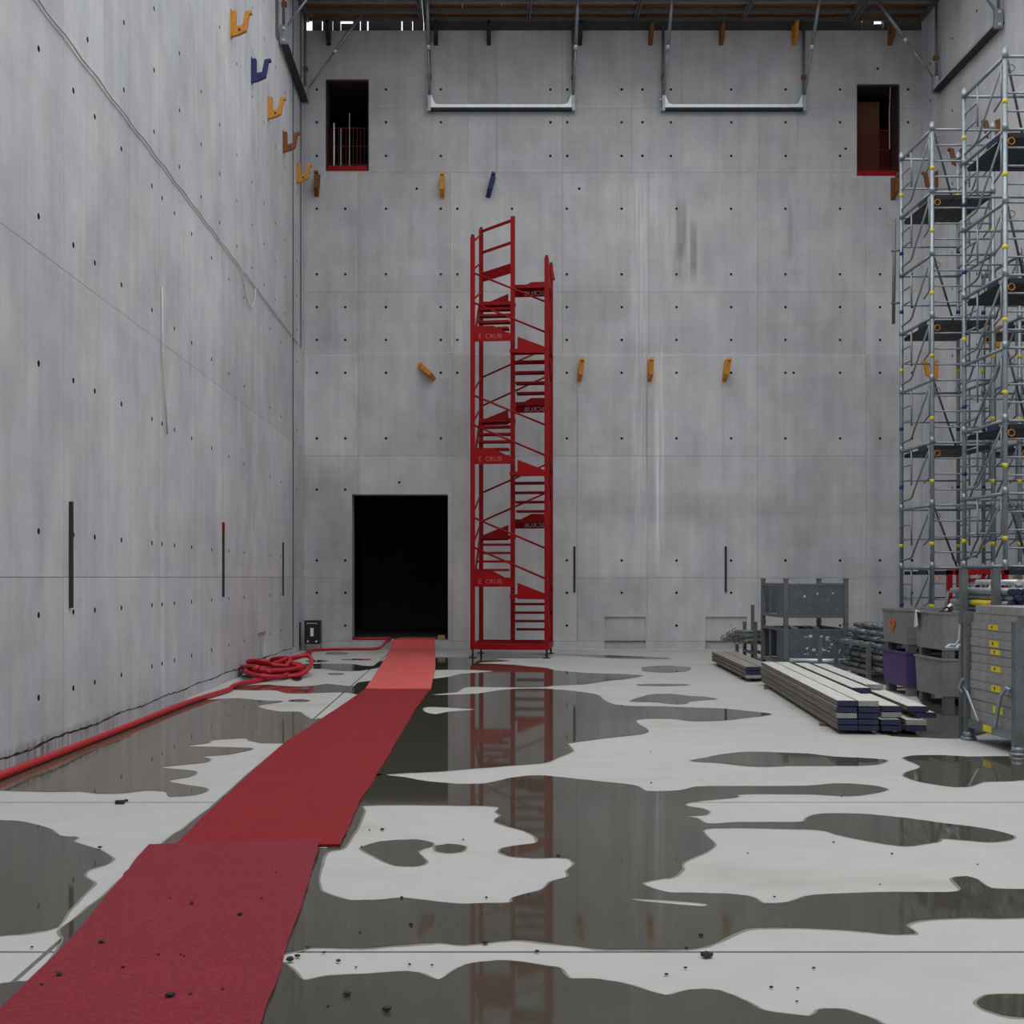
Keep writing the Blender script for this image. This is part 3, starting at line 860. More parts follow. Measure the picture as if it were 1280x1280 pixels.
# ------------------------------------------------------------------ scaffold towers
def scaffold(label, x0, x1, y0, y1, n, hanging=False):
    t = thing('scaffold_tower', label, 'scaffold', (x0, y0, 0), 0, 'galvanised scaffold towers by the right wall')
    w, d = x1 - x0, y1 - y0
    H = n + .75
    for ix, (x, y) in enumerate(((0, 0), (0, d), (w, 0), (w, d))):
        p = MB().tube((x, y, .12), (x, y, H + .12), .032, 10).build('post', GALV, t, True)
        MB().tube((x, y, .01), (x, y, .14), .02).box((x - .07, y - .07, 0), (x + .07, y + .07, .012)).build('screw_foot', GALVD, p)
        for k in range(n + 1):
            z = k + .78
            MB().tube((x, y, z - .05), (x, y, z + .06), .041, 10).build('collar', GALV, p, True)
            MB().tube((x, y, k + .105), (x, y, k + .165), .0345, 10).build('colour_band', YELL if (y == 0 or k % 3 == 2) else BLUEB, p, True)
    fr = None
    for k in range(n + 1):
        zt = k + .75
        for x in (0, w):                                      # side frames, in the depth direction
            f = MB().tube((x, 0, zt), (x, d, zt), .025)
            if k:
                yi = d * .66
                f.path([(x, .03, zt - .02), (x, yi - .10, zt - .72), (x, yi - .04, zt - .80), (x, yi + .06, zt - .84), (x, d, zt - .86)], .017, 6)
                f.tube((x, yi, zt), (x, yi, zt - .62), .015, 6)
                f.path([(x, .12, zt - .02), (x, .12, zt - .55), (x, .35, zt - .62)], .014, 6)
            fo = f.build('side_frame', GALV, t, True)
            if k:
                for q in (.25, .5):
                    MB().tube((x, yi + (.06 if q == .5 else 0), zt - q - .02), (x, d, zt - q - .02), .014, 6).build('rung', GALV, fo, True)
        for y, step in ((0, 4), (d, 2)):                      # front and back ladders
            for q in range(step):
                MB().tube((0, y, zt - q / step), (w, y, zt - q / step), .02 if q == 0 else .015, 6).build('rung', GALV, t, True)
        rg = [(.07 + .045 * math.cos(a * math.pi / 5), -.035, zt - .17 + .045 * math.sin(a * math.pi / 5)) for a in range(10)]
        MB().path(rg, .007, 4, closed=True).build('locking_ring', ORANGE if k % 2 else GALVD, t)
        if k in (1, 3, 5, 7) and k < n:
            for q in range(3):
                a = .04 + q * (w - .08) / 3
                dk = MB().box((a + .008, .0, zt - .11), (a + (w - .08) / 3 - .008, d, zt - .05)).build('deck_board', DARKM, t)
                MB().box((a + .006, -.012, zt - .115), (a + (w - .08) / 3 - .006, 0, zt - .045)).build('end_cap', DARKM, dk)
            MB().box((-.042, d * .10, zt - .10), (-.03, d * .36, zt - .03)).build('toe_board', NAVY, t)
        if k and k % 2 == 0:
            MB().tube((.05, .05, zt - .03), (w - .05, d - .05, zt - .95), .018, 6).build('diagonal_brace', GALVD, t, True)
    if hanging:
        MB().tube((-.12, d + .05, 5.95), (-.10, d + .05, 7.75), .03).tube((0, d, 6.3), (-.16, d + .05, 6.3), .02).tube((0, d, 7.2), (-.16, d + .05, 7.2), .02).build('clamped_tube', GALVD, t, True)
    return t


scaffold('galvanised scaffold tower with a loose tube clamped to its far post', 7.30, 8.27, 18.9, 20.26, 8, True)
scaffold('galvanised scaffold tower standing right behind the steel bins', 7.28, 8.25, 16.25, 17.61, 8)
scaffold('shorter galvanised scaffold tower tucked against the right wall', 8.72, 9.69, 18.95, 20.3, 6)


# ------------------------------------------------------------------ wall hooks
def hook(mat, loc, rz, tilt, label, scale=1.0, group='formwork support hooks on the walls'):
    """local +y points away from the wall, opening upward"""
    t = thing('wall_hook', label, 'wall hook', loc, rz, group)
    t.rotation_euler = (Matrix.Rotation(rz, 4, 'Z') @ Matrix.Rotation(tilt, 4, 'Y')).to_euler()
    t.scale = (scale,) * 3
    P = [(.0, .0), (.0, .37), (.05, .40), (.085, .39), (.085, .15), (.185, .17), (.225, .38), (.33, .40), (.335, .355), (.29, .345), (.245, .09), (.12, .03)]
    MB().prism(P, lambda u, v, d: (d, u, v), -.038, .038).build('hook_body', mat, t)
    MB().box((-.046, -.0, -.02), (.046, .014, .42)).build('wall_plate', mat, t)
    MB().tube((-.045, .14, .10), (.045, .14, .10), .02).build('pin', DARKM, t)
    return t


for y, m, lab in ((18.4, ORANGE, 'clean orange hook on left wall next to the perforated strip, beside blue one'), (20.1, BLUEP, 'navy blue hook on left wall between two orange hooks'),
                  (21.7, ORANGE, 'orange hook on left wall between the blue and the rusty hook'), (23.4, BROWN, 'rusty brown hook on left wall'),
                  (25.2, ORANGE, 'orange hook on left wall by the corner groove')):
    hook(m, (XL, y, 10.0), R(-90), 0, lab)
for px, zz, m, tilt, lab in ((396, 245, BROWN, 4, 'rusty hook under the upper opening with red net'), (553, 247, ORANGE, 0, 'upright orange hook above the white cable on back wall'),
                             (610, 246, BLUEP, 16, 'tilted navy blue hook above the stair tower'), (543, 474, ORANGE, -48, 'strongly tilted orange hook beside the stair tower'),
                             (724, 476, ORANGE, 6, 'orange hook in lower row right beside the stair tower'), (812, 476, ORANGE, 0, 'upright orange hook in lower row on the chalky streaks'),
                             (905, 476, ORANGE, 7, 'orange hook at the end of lower row, away from the tower'), (1116, 249, BROWN, 0, 'rusty orange hook under the upper opening with brown sheet')):
    hook(m, (bx_(px), YB, bz_(zz)), R(180), R(-tilt), lab, 1.12)
for px, m, lab in ((545, DARKM, 'dark steel hook under the platform by the bracket leg above white cable'), (611, DARKM, 'dark steel hook midway over the bracket above the stair tower'),
                   (725, DARKM, 'dark steel hook at the wall top between the two back wall brackets'), (813, BROWN, 'rusty hook at the wall top beside the bracket over wall stains'),
                   (901, BROWN, 'rusty hook at the wall top midway over the bracket above wall stains'), (992, ORANGE, 'orange hook at the wall top under the long platform'),
                   (1112, BROWN, 'rusty hook at the wall top above the brown sheeted opening'), (411, DARKM, 'dark steel hook at the wall top above the red barred opening')):
    hook(m, (bx_(px), YB, bz_(56)), R(180), 0, lab, 1.0, 'hooks under the bracket platforms')
for y, z, m, lab in ((25.4, 9.9, BROWN, 'rusty hook on right wall seen through the far scaffold tower top'), (22.4, 9.85, BROWN, 'rusty hook on right wall behind the scaffold top rails'), (24.0, 9.9, BROWN, 'rusty hook on right wall seen between two scaffold towers'),
                     (25.4, 5.85, ORANGE, 'orange hook on right wall seen low through the scaffold frames'), (22.4, 5.95, ORANGE, 'low orange hook on right wall behind the scaffold deck')):
    hook(m, (XR, y, z), R(90), 0, lab)


# ------------------------------------------------------------------ bracket platforms under the top
def hang_frame(label, loc, rz, L):
    """local x along the wall, +y away from the wall, z absolute"""
    t = thing('hanging_bracket', label, 'bracket', loc, rz, 'galvanised hanging brackets')
    MB().box((0, .04, 11.975), (L, .15, 12.05)).build('beam', ALU, t)
    MB().box((0, .03, 11.93), (L, .17, 11.975)).build('beam_underside', DARKM, t)  # dark strip painting in the shaded underside of the beam
    for x, s in ((0, 1), (L, -1)):
        MB().box((x - .03, .03, 11.9), (x + .03, .19, 12.26)).build('end_plate', GALV, t)
        MB().prism([(x, 12.05), (x + s * .24, 12.05), (x + s * .12, 12.09), (x + s * .05, 12.26), (x, 12.26)], lambda u, v, d: (u, d, v), .08, .12).build('gusset', ALU, t)
        for zz in (11.95, 12.18):
            MB().tube((x - s * .03, .11, zz), (x - s * .07, .11, zz), .03).build('bolt', ALU, t)
        lg = MB().tube((x, .10, 12.2), (x, .10, 13.86), .032).build('leg', GALVD, t, True)
        MB().box((x - .045, .06, 12.62), (x + .045, .16, 12.70)).build('rusty_clamp', BROWN, lg)
        sr = MB().tube((x, .14, 12.2), (x, .75, 13.05), .026).tube((x, .75, 13.05), (x, 1.34, 13.86), .04).build('strut', GALV, t, True)
        MB().tube((x, .72, 13.01), (x, .78, 13.09), .052).build('collar', ALU, sr, True)
    return t


# for walls: rz = 180 for the back wall (local +y towards the camera, local x runs -X)
hang_frame('hanging bracket frame above the stair tower on back wall', (bx_(716), YB, 0), R(180), bx_(716) - bx_(537))
hang_frame('hanging bracket frame over the dark wall stains', (bx_(1003), YB, 0), R(180), bx_(1003) - bx_(828))
hang_frame('hanging bracket frame on left wall by the corner', (XL, 25.75, 0), R(-90), 2.9)
hang_frame('hanging bracket frame on right wall above the scaffold', (XR, 22.2, 0), R(90), 3.0)


def platform(label, loc, rz, L, depth=2.8, z=13.9):
    t = thing('bracket_platform', label, 'platform', loc, rz, 'bracket platforms at the wall tops')
    n = max(1, round(L / 2.7))
    for i in range(n + 1):
        x = min(L * i / n, L - .10)
        MB().box((x, .05, z), (x + .05, depth, z + .14)).box((x + .07, .05, z), (x + .10, depth, z + .14)).build('transom', GALVD, t)
    for y in (.06, .45, .88, 1.35, 1.85, 2.4, depth - .08):
        if y > depth:
            continue
        MB().box((0, y, z + .02), (L, y + .06, z + .10)).build('ledger', GALV if y == .88 else GALVD, t)  # brighter steel on one row paints in its lit edge
    m = max(2, round(L / .9))
    for i in range(m):
        MB().box((L * i / m + .0008, .01, z + .14), (L * (i + 1) / m - .0008, depth, z + .165)).build('deck_panel', PLY, t)
    MB().box((0, depth - .02, z + .16), (L, depth + .02, z + .34)).build('toe_board', ALU, t)
    return t


platform('long brown plywood bracket platform over the middle of back wall', (bx_(1062), YB, 0), R(180), bx_(1062) - bx_(530))
platform('corner bracket platform at the top above the red netted opening', (bx_(529), YB, 0), R(180), bx_(529) - XL - .02)
platform('corner bracket platform at the top above the brown sheeted opening', (XR - .02, YB, 0), R(180), XR - .02 - bx_(1063))
platform('side bracket platform along the top of left wall', (XL, 23.25, 0), R(-90), 3.2, 1.5)
platform('side bracket platform along the top of right wall', (XR, 20.0, 0), R(90), 3.2, 1.5)
tag(MB().box((bx_(530), YB + .02, HW + .003), (bx_(1062), YB + .12, 14.25)).build('ledger_timber', DTIMB), 'dark ledger timber on back wall top under the long platform', 'timber')
rk = random.Random(11)
for a, b, side in ((390, 520, 'red netted'), (1062, 1150, 'brown sheeted')):
    px = a
    while px < b:
        wd = rk.uniform(7, 16)
        tag(MB().box((bx_(px), YB + .05, HW + .002), (bx_(px + wd), YB + .22, HW + rk.uniform(.14, .5))).build('timber_block', DTIMB), 'dark timber block on the wall top above the ' + side + ' opening', 'timber', 'packing blocks on the wall top, ' + side + ' side')
        px += wd + rk.uniform(.1, 2.4)

# ------------------------------------------------------------------ inside the openings
def net(label, x0, x1, z0, z1, y, n):
    t = thing('safety_fence', label, 'safety fence', ((x0 + x1) / 2, y, z0))
    hw = (x1 - x0) / 2
    MB().box((-hw, -.02, 0), (hw, .03, .13)).build('toe_board', RED, t)
    for k in range(n):
        x = -hw + .03 + (2 * hw - .06) * k / (n - 1)
        MB().box((x - .006, .42, 0), (x + .006, .43, z1 - z0)).build('bar', REDD, t)
    for k in range(3):
        z = .3 + (z1 - z0 - .33) * k / 2
        MB().box((-hw, .412, z), (hw, .418, z + .016)).build('rail', REDD, t)
    return t


net('red barred safety fence inside the upper opening with pale rods', OPL[0] + .04, OPL[1] - .03, OPL[2], OPL[2] + 1.15, YB + .04, 11)
net('red safety net fence inside the upper opening with brown sheet', OPR[0] + .03, OPR[1] - .06, OPR[2], OPR[2] + 1.2, YB + .04, 20)
for q_, lab in ((OPL, 'added dark lining of the upper opening with red bars'), (OPR, 'dark timber lining of the upper opening with brown sheet')):
    t = thing('timber_lining', lab, 'lining', ((q_[0] + q_[1]) / 2, YB + .05, q_[2]))  # boards added to darken bright soffits; right jamb has form timber
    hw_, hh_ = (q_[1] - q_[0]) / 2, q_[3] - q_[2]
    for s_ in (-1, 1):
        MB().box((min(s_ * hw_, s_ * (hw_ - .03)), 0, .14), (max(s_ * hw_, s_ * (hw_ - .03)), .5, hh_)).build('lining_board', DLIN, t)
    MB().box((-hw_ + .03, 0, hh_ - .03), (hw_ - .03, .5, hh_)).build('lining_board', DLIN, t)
for px, h, r in ((416.5, 1.12, .016), (425, 1.0, .008), (436, 1.35, .009)):
    x = bx_(px)
    tag(MB().tube((x, YB + .15, OPL[2]), (x, YB + .15, OPL[2] + h), r).build('pale_rod', WHITE if r > .01 else CREAM), 'white rod standing in the upper opening with red fence' if r > .01 else 'thin pale rod standing in the upper opening with red fence', 'rod', 'rods in the upper opening')
tag(MB().box((OPR[0] + .05, YB + .62, OPR[2] + .002), (OPR[1] - .25, YB + .65, OPR[3] - .15)).build('brown_sheet', OCHRE), 'dusty brown sheet leaning inside the upper opening', 'sheet')
tag(MB().path([(bx_(1115), YB + .1, OPR[3] - .032), (bx_(1113.5), YB + .1, OPR[3] - .6), (bx_(1114), YB + .1, OPR[3] - 1.4)], .008, 6).build('hanging_cable', CREAM), 'thin pale cable hanging in the upper opening with brown sheet', 'cable')
tag(MB().box((bx_(547), YB + .1, .2), (bx_(556), YB + .3, .30)).build('timber_block', SANDY), 'yellowish timber block on the doorway sill beside the carpet', 'timber')

# ------------------------------------------------------------------ small things on the walls
cab = []
for k in range(70):
    y = 9.0 + k * .235
    if y > 25.6:
        break
    cab.append((XL + .022, y, 6.56 + .03 + .012 * math.sin(k * 1.7)))
tag(MB().path(cab, .010, 6).build('wall_cable', CREAM, smooth=True), 'pale cable lying along the long joint of left wall', 'cable')
lp = [(XL + .03, 19.1, 6.56), (XL + .035, 19.3, 6.30), (XL + .035, 19.6, 6.12), (XL + .035, 19.95, 6.15), (XL + .03, 20.2, 6.32), (XL + .03, 20.3, 6.55)]
tag(MB().path([Vector(a).lerp(Vector(b), k / 3) for a, b in zip(lp, lp[1:]) for k in range(3)] + [Vector(lp[-1])], .010, 6).build('cable_loop', CREAM, smooth=True), 'loop of pale cable sagging from the long joint of left wall', 'cable')
tag(MB().path([(XL + .02, ly_(200.5), 5.1), (XL + .025, ly_(201), 4.2), (XL + .03, ly_(203), 3.8), (XL + .03, ly_(206), 3.35)], .011, 8).build('hanging_hose', CREAM, smooth=True), 'pale hose end hanging down left wall', 'hose')
tag(MB().tube((bx_(565), YB - .015, bz_(217)), (bx_(565), YB - .015, bz_(442)), .014, 6).build('wall_cable', WHITE), 'thin white cable running straight down back wall', 'cable')
for px, y0, y1 in ((87, 627, 760), (278, 663, 746), (353, 678, 745)):
    y = ly_(px)
    s = FPX / y
    z1, z0 = EYE + (VY - y0) / s, EYE + (VY - y1) / s
    w = .022 if px < 300 else .012
    q = thing('slot_bar', ['dark vertical steel bar on left wall, thickest of three', 'dark vertical steel bar with red tip on left wall', 'thin dark vertical steel bar on left wall near the corner'][(px > 100) + (px > 300)], 'steel bar', (XL, y, z0))
    MB().box((0, -w, 0), (.03, w, z1 - z0)).build('bar', SLOT, q)
    if px == 278:
        MB().box((0, -w, z1 - z0), (.032, w, z1 - z0 + .12)).build('red_tip', RED, q)
for px, lab in ((718, 'dark vertical steel bar on back wall nearer the red stair tower'), (907, 'dark vertical steel bar on back wall above the niche')):
    tag(MB().box((bx_(px) - .022, YB - .03, bz_(740)), (bx_(px) + .022, YB, bz_(683))).build('slot_bar', SLOT), lab, 'steel bar')
ps = thing('perforated_strip', 'perforated steel strip high on left wall beside the orange hook', 'steel strip', (XL, 22.6, 11.9))
MB().box((0, -.11, 0), (.02, .11, 1.9)).build('strip_plate', GALVD, ps)
for k in range(14):
    MB().box((.02, -.015, .12 + .13 * k), (.022, .015, .16 + .13 * k)).build('slot', DARKM, ps)

# black box by the door
bb = thing('black_box', 'black power box with white label standing by the left corner', 'box', (bx_(395.5), 25.75, 0))
MB().box((-.17, -.14, .17), (.17, .14, .66)).build('box_body', BLACK, bb)
MB().box((-.04, -.147, .32), (.03, -.14, .50)).build('white_label', WHITE, bb)
for x in (-.09, .09):
    MB().tube((x, -.15, .21), (x, -.14, .21), .022).build('white_knob', WHITE, bb)
for k in range(6):
    MB().box((-.12 + k * .04, -.146, .59), (-.095 + k * .04, -.14, .61)).build('pale_mark', LETTER, bb)
MB().path([(-.17, -.1, 0.012), (-.17, -.1, .16), (.17, -.1, .16), (.17, -.1, 0.012)], .012, 6).path([(-.17, .1, .012), (-.17, .1, .16), (.17, .1, .16), (.17, .1, .012)], .012, 6).build('stand', GALVD, bb)


# ------------------------------------------------------------------ hoses
def crpath(pts, sub=6):
    out = []
    n = len(pts)
    for i in range(n - 1):
        p0, p1, p2, p3 = [Vector(pts[min(max(i + k, 0), n - 1)]) for k in (-1, 0, 1, 2)]
        for k in range(sub):
            t = k / sub
            out.append(.5 * ((2 * p1) + (-p0 + p2) * t + (2 * p0 - 5 * p1 + 4 * p2 - p3) * t * t + (-p0 + 3 * p1 - 3 * p2 + p3) * t ** 3))
    out.append(Vector(pts[-1]))
    return out


HR = .036


def fz(px, py, z=HR):
    x, y = fl(px, py)
    return (max(x, XL + HR + .01), y, z)


rh = random.Random(5)
hp = [(-3.6, 6.5, HR), fz(-60, 1002), fz(0, 976), fz(80, 944), fz(160, 912), fz(240, 880), fz(284, 866), fz(300, 858)]
for k in range(60):                                           # the heap: long flat loops lying over each other
    a = k * .62
    lay = k / 60
    ex = .30 + .10 * math.sin(k * 1.3)
    ey = .75 + .35 * math.sin(k * .7 + 1)
    ex *= 1 - .25 * lay
    ey *= 1 - .25 * lay
    x = -3.28 + ex * math.cos(a) * 1.25 + .10 * math.sin(k * 2.1)
    y = 19.1 + ey * math.sin(a) + .2 * math.sin(k * .31)
    hp.append((max(x, XL + .06), y, .04 + .22 * lay + .045 * math.sin(a * 2.0)))
hp += [(-3.05, 19.4, .27), (-2.78, 19.6, .30), (-2.66, 19.2, .20), (-2.75, 18.7, .06), (-3.05, 18.5, .05), (-3.5, 18.6, .06), (-3.66, 19.6, .06), (-3.4, 20.6, .06), fz(352, 830), fz(372, 824), fz(388, 818), (bx_(395), 25.0, HR)]
hp = [(p[0], p[1], max(p[2], HR)) for p in hp]
tag(MB().path(crpath(hp, 5), HR, 8).build('red_hose', HOSE, smooth=True), 'thick red hose running along left wall into a tangled heap', 'hose')
tag(MB().path(crpath([(-2.95, 20.7, .03), fz(340, 834, .03), fz(366, 825), fz(384, 818), (bx_(398), 25.4, .03), (bx_(430), 25.85, .03), (bx_(460), 25.9, .03), (bx_(476), 26.0, .05), (bx_(484), 26.14, .19), (bx_(487), 26.33, .232), (bx_(470), 26.36, .232), (bx_(445), 26.36, .232), (bx_(441), 26.6, .232)]), .03, 8).build('red_hose', HOSE, smooth=True), 'thinner red hose running past the black box to the door sill', 'hose')
# ------------------------------------------------------------------ plank stacks
PLW, PLH = .195, .062


def plank(label, x, y, z, rz, L, navy, group, w=PLW, top_m=None):
    top_m = top_m or TIMB
    t = thing('timber_plank', label, 'plank', (x, y, z), rz, group)
    b_ = MB().box((0, 0, .014), (w, L, PLH - .002)).box((.004, .002, PLH - .002), (w - .004, L - .002, PLH), 1)
    for y_ in (.5, L / 2, L - .6):
        b_.box((.02, y_, 0), (w - .02, y_ + .06, .0141))
    b_.build('board', [TIMBS, top_m], t)
    MB().box((-.001, -.004, .011), (w + .001, .05, PLH + .0005)).build('end_cap', NAVY if navy else BOARD, t)
    return t


A0 = R(-5.8)
ca, sa = math.cos(A0), math.sin(A0)


def pk(u, v):                                                 # stack coordinates: u across, v along
    return (3.69 + u * ca - v * sa, 12.05 + u * sa + v * ca)


tag(MB().box((-.05, -.04, 0), (1.05, .04, .03)).build('bearer', TIMBS, loc=(*pk(0, .7), 0), rot=(0, 0, A0)), 'timber bearer under the near end of the big plank stack', 'bearer', 'bearers under planks')
tag(MB().box((-.05, -.04, 0), (1.05, .04, .03)).build('bearer', TIMBS, loc=(*pk(0, 4.9), 0), rot=(0, 0, A0)), 'timber bearer under the far end of the big plank stack', 'bearer', 'bearers under planks')
GRP = 'planks in the big stack'
caps = [[1, 1, 0, 1, 1], [1, 1, 1, 1, 0], [1, 1, 0, 1], [1, 0, 1, 1]]
rp = random.Random(2)
for c in range(4):
    nlay = len(caps[c])
    for k in range(nlay):
        off = rp.uniform(-.006, .006)
        du = 0
        dv = .0
        if c >= 2 and k >= 2:
            du, dv = .03 + .03 * (c - 2), .12
        if c == 3 and k == 2:
            du = .13
        u = c * .208 + (.02 if c > 1 else 0) + (.03 if c > 2 else 0) + off + du
        navy = caps[c][k]
        top_ = k == nlay - 1
        lab = ('%s planks in %s column of the big stack, counted from the floor side' % (('navy-ended' if navy else 'grey-ended'), ['outer five-high', 'inner five-high', 'first four-high', 'last four-high'][c]))
        if top_:
            lab = 'topmost pale plank of the %s column in the big plank stack' % ['outer five-high', 'inner five-high', 'first four-high', 'last four-high'][c]
        else:
            lab = '%s weathered plank within the %s column of the big plank stack' % ('navy-ended' if navy else 'grey-ended', ['outer five-high', 'inner five-high', 'first four-high', 'last four-high'][c])
        if not top_:
            lab = '%s plank, %s from the floor in %s column of the big stack' % ('navy-ended' if navy else 'grey-ended', ['first', 'second', 'third', 'fourth'][k], ['outer five-high', 'inner five-high', 'first four-high', 'last four-high'][c])
        x, y = pk(u, dv)
        plank(lab, x, y, .03 + k * PLH, A0, 5.6 - dv, navy, GRP)
x, y = pk(.46, 1.45)
plank('pale plank set back alone on top of the four-high columns', x, y, .03 + 4 * PLH, A0, 4.0, 1, GRP)
x, y = pk(.70, 1.9)
plank('short pale plank lying on the last four-high column, far part', x, y, .03 + 4 * PLH, A0, 3.4, 0, GRP)

A1 = R(-3.5)
for c in range(2):
    for k in range(3):
        navy = (c == 0 and k >= 1)
        lab = ('navy-ended plank, %s layer, outer column of the small dirty stack' % ('middle' if k == 1 else 'top') if navy else ('lowest dirty plank in the small plank stack, outer column' if c == 0 else 'dirty plank, %s layer, inner column of the small plank stack' % ['lowest', 'middle', 'top'][k]))
        plank(lab, 4.13 + c * .24, 18.05 + c * .1, .045 + k * PLH, A1, 3.75, navy, 'planks in the small dirty stack', .22, GTIMB)
tag(MB().box((0, -.04, 0), (.5, .04, .045)).build('bearer', TIMBS, loc=(4.16, 18.6, 0), rot=(0, 0, A1)), 'timber bearer under the near end of the small plank stack', 'bearer', 'bearers under planks')
tag(MB().box((0, -.04, 0), (.5, .04, .045)).build('bearer', TIMBS, loc=(4.33, 21.2, 0), rot=(0, 0, A1)), 'timber bearer under the far end of the small plank stack', 'bearer', 'bearers under planks')


# ------------------------------------------------------------------ cage stillages
def stillage(label, x, y, z, w, d, h, side_slats=True, marks=0):
    t = thing('steel_stillage', label, 'stillage', (x, y, z), 0, 'sheet steel stillages')
    for px, py in ((0, 0), (w, 0), (0, d), (w, d)):
        p = MB().box((px - .035, py - .035, .0), (px + .035, py + .035, h)).build('corner_post', GALVD, t)
        MB().box((px - .045, py - .045, h - .02), (px + .045, py + .045, h + .0)).build('post_cap', GALVD, p)
    MB().box((.035, -.012, .14), (w - .035, .0, h - .10)).build('front_sheet', GALVB, t)
    MB().box((.035, d, .14), (w - .035, d + .012, h - .10)).build('back_sheet', GALVB, t)
    MB().box((.03, .03, .10), (w - .03, d - .03, .13)).build('floor_sheet', GALVB, t)
    for zz in (.12, h - .11):
        for px in (0, w):
            MB().box((px - .02, .035, zz - .025), (px + .02, d - .035, zz + .025)).build('side_rail', GALVD, t)
        MB().box((.035, -.02, zz - .012), (w - .035, .015, zz + .02)).build('front_rail', GALVD, t)
    for px in (0, w):
        for k in range(1, 3):
            MB().box((px - .012, d * k / 3 - .03, .14), (px + .012, d * k / 3 + .03, h - .13)).build('side_slat', GALVD, t)
        MB().box((px - .004, .04, .14), (px + .004, d * .33, h - .13)).build('side_sheet', GALVB, t)
    rm = random.Random(marks + 3)
    for k in range(marks):
        ax, az = rm.uniform(.3, w - .12), rm.uniform(.2, h - .2)
        MB().box((ax, -.0135, az), (ax + rm.uniform(.01, .06), -.0121, az + rm.uniform(.01, .05))).build('paint_mark', LETTER, t)
    return t


stillage('lower sheet steel stillage with scuffed white marks, under another', 5.33, 20.3, 0, 1.03, 1.6, .80, True, 26)
stillage('upper sheet steel stillage stacked on the scuffed one', 5.33, 20.3, .80, 1.03, 1.6, .78, True, 3)
for k, (px, y, z) in enumerate(((5.45, 20.7, .66), (5.7, 20.9, .67), (5.95, 20.6, .66), (6.1, 21.2, .67))):
    tag(MB().tube((px, 20.45, z), (px + .1, 21.7, z + .01), .03).build('loose_tube', ALU if k % 2 else GALVD, smooth=True), 'bright short tube lying in the lower sheet steel stillage' if k % 2 else 'dull short tube lying in the lower sheet steel stillage', 'tube', 'tubes in the lower stillage')
tag(MB().box((5.48, 20.5, .93), (5.60, 21.3, 1.42)).build('stored_panel', BOARD), 'pale panel standing inside the upper sheet steel stillage', 'panel')
for k in range(2):
    tag(MB().tube((5.3, 19.95 - k * .1, .16 + k * .0 + .045), (6.5, 19.85 - k * .1, .20), .03).build('loose_tube', ALU, smooth=True), 'bright tube lying across in front of the sheet steel stillage', 'tube', 'tubes in front of the stillage')
tag(MB().box((5.35, 19.68, 0), (5.45, 20.02, .165)).build('bearer', TIMBS), 'timber block carrying the bright tubes, near stillage post', 'bearer', 'tube bearers')
tag(MB().box((6.35, 19.6, 0), (6.45, 20.0, .165)).build('bearer', TIMBS), 'timber block carrying the bright tubes, near tube rack', 'bearer', 'tube bearers')
tag(MB().box((5.66, 19.5, 0), (5.72, 19.56, .60)).build('stake_post', GALVD), 'single steel stake post standing before the sheet steel stillage', 'post')


# ------------------------------------------------------------------ tube rack
tr = thing('tube_rack', 'low grey steel rack holding a heap of scaffold tubes', 'rack', (5.95, 17.9, 0))
for px, py in ((0, 0), (0, 1.6), (.85, 0), (.85, 1.6)):
    MB().box((px - .03, py - .03, 0), (px + .03, py + .03, .58)).build('corner_post', GALVD, tr)
for zz in (.15, .56):
    for px in (0, .85):
        MB().box((px - .025, .03, zz - .025), (px + .025, 1.57, zz + .025)).build('side_rail', GALVD, tr)
for py in (.05, .8, 1.55):
    MB().box((0, py - .03, .12), (.85, py + .03, .17)).build('cross_beam', GALVD, tr)
rt = random.Random(9)
tm_ = {}
for r_ in range(8):
    for c in range(8):
        x = 6.035 + c * .098 + (.045 if r_ % 2 else 0) + max(0, r_ - 4) * .05
        if x > 6.76:
            continue
        for sg in range(4 if c < 4 or r_ > 5 else 1):
            y0 = 17.45 + sg * .52 + .06 * c + rt.uniform(0, .10)
            L = (.40 if (c < 4 or r_ > 5) else 1.9) + .0
            m = GALVD if rt.random() < .6 else GALV
            key = (L, m.name)
            if key not in tm_:
                o = MB().tube((0, 0, 0), (0, L, 0), .036, 8).build('scaffold_tube', m, smooth=True)
                tm_[key] = o.data
            else:
                o = link('scaffold_tube', tm_[key])
            o.location = (x, y0, .212 + r_ * .088)
            o.rotation_euler = (0, 0, rt.uniform(-.03, .03))
            w_ = 'bright' if m is GALV else 'dull'
            tag(o, ('topmost layer %s tube piled on the low rack by the bins' if r_ == 7 else '%s tube in the heap on the low rack between stillage and bins') % w_, 'tube', 'tubes in the low rack')
tag(MB().box((6.0, 17.0, 0), (6.8, 17.1, .02)).build('bearer', TIMBS), 'flat timber lying on the floor before the tube rack', 'bearer')

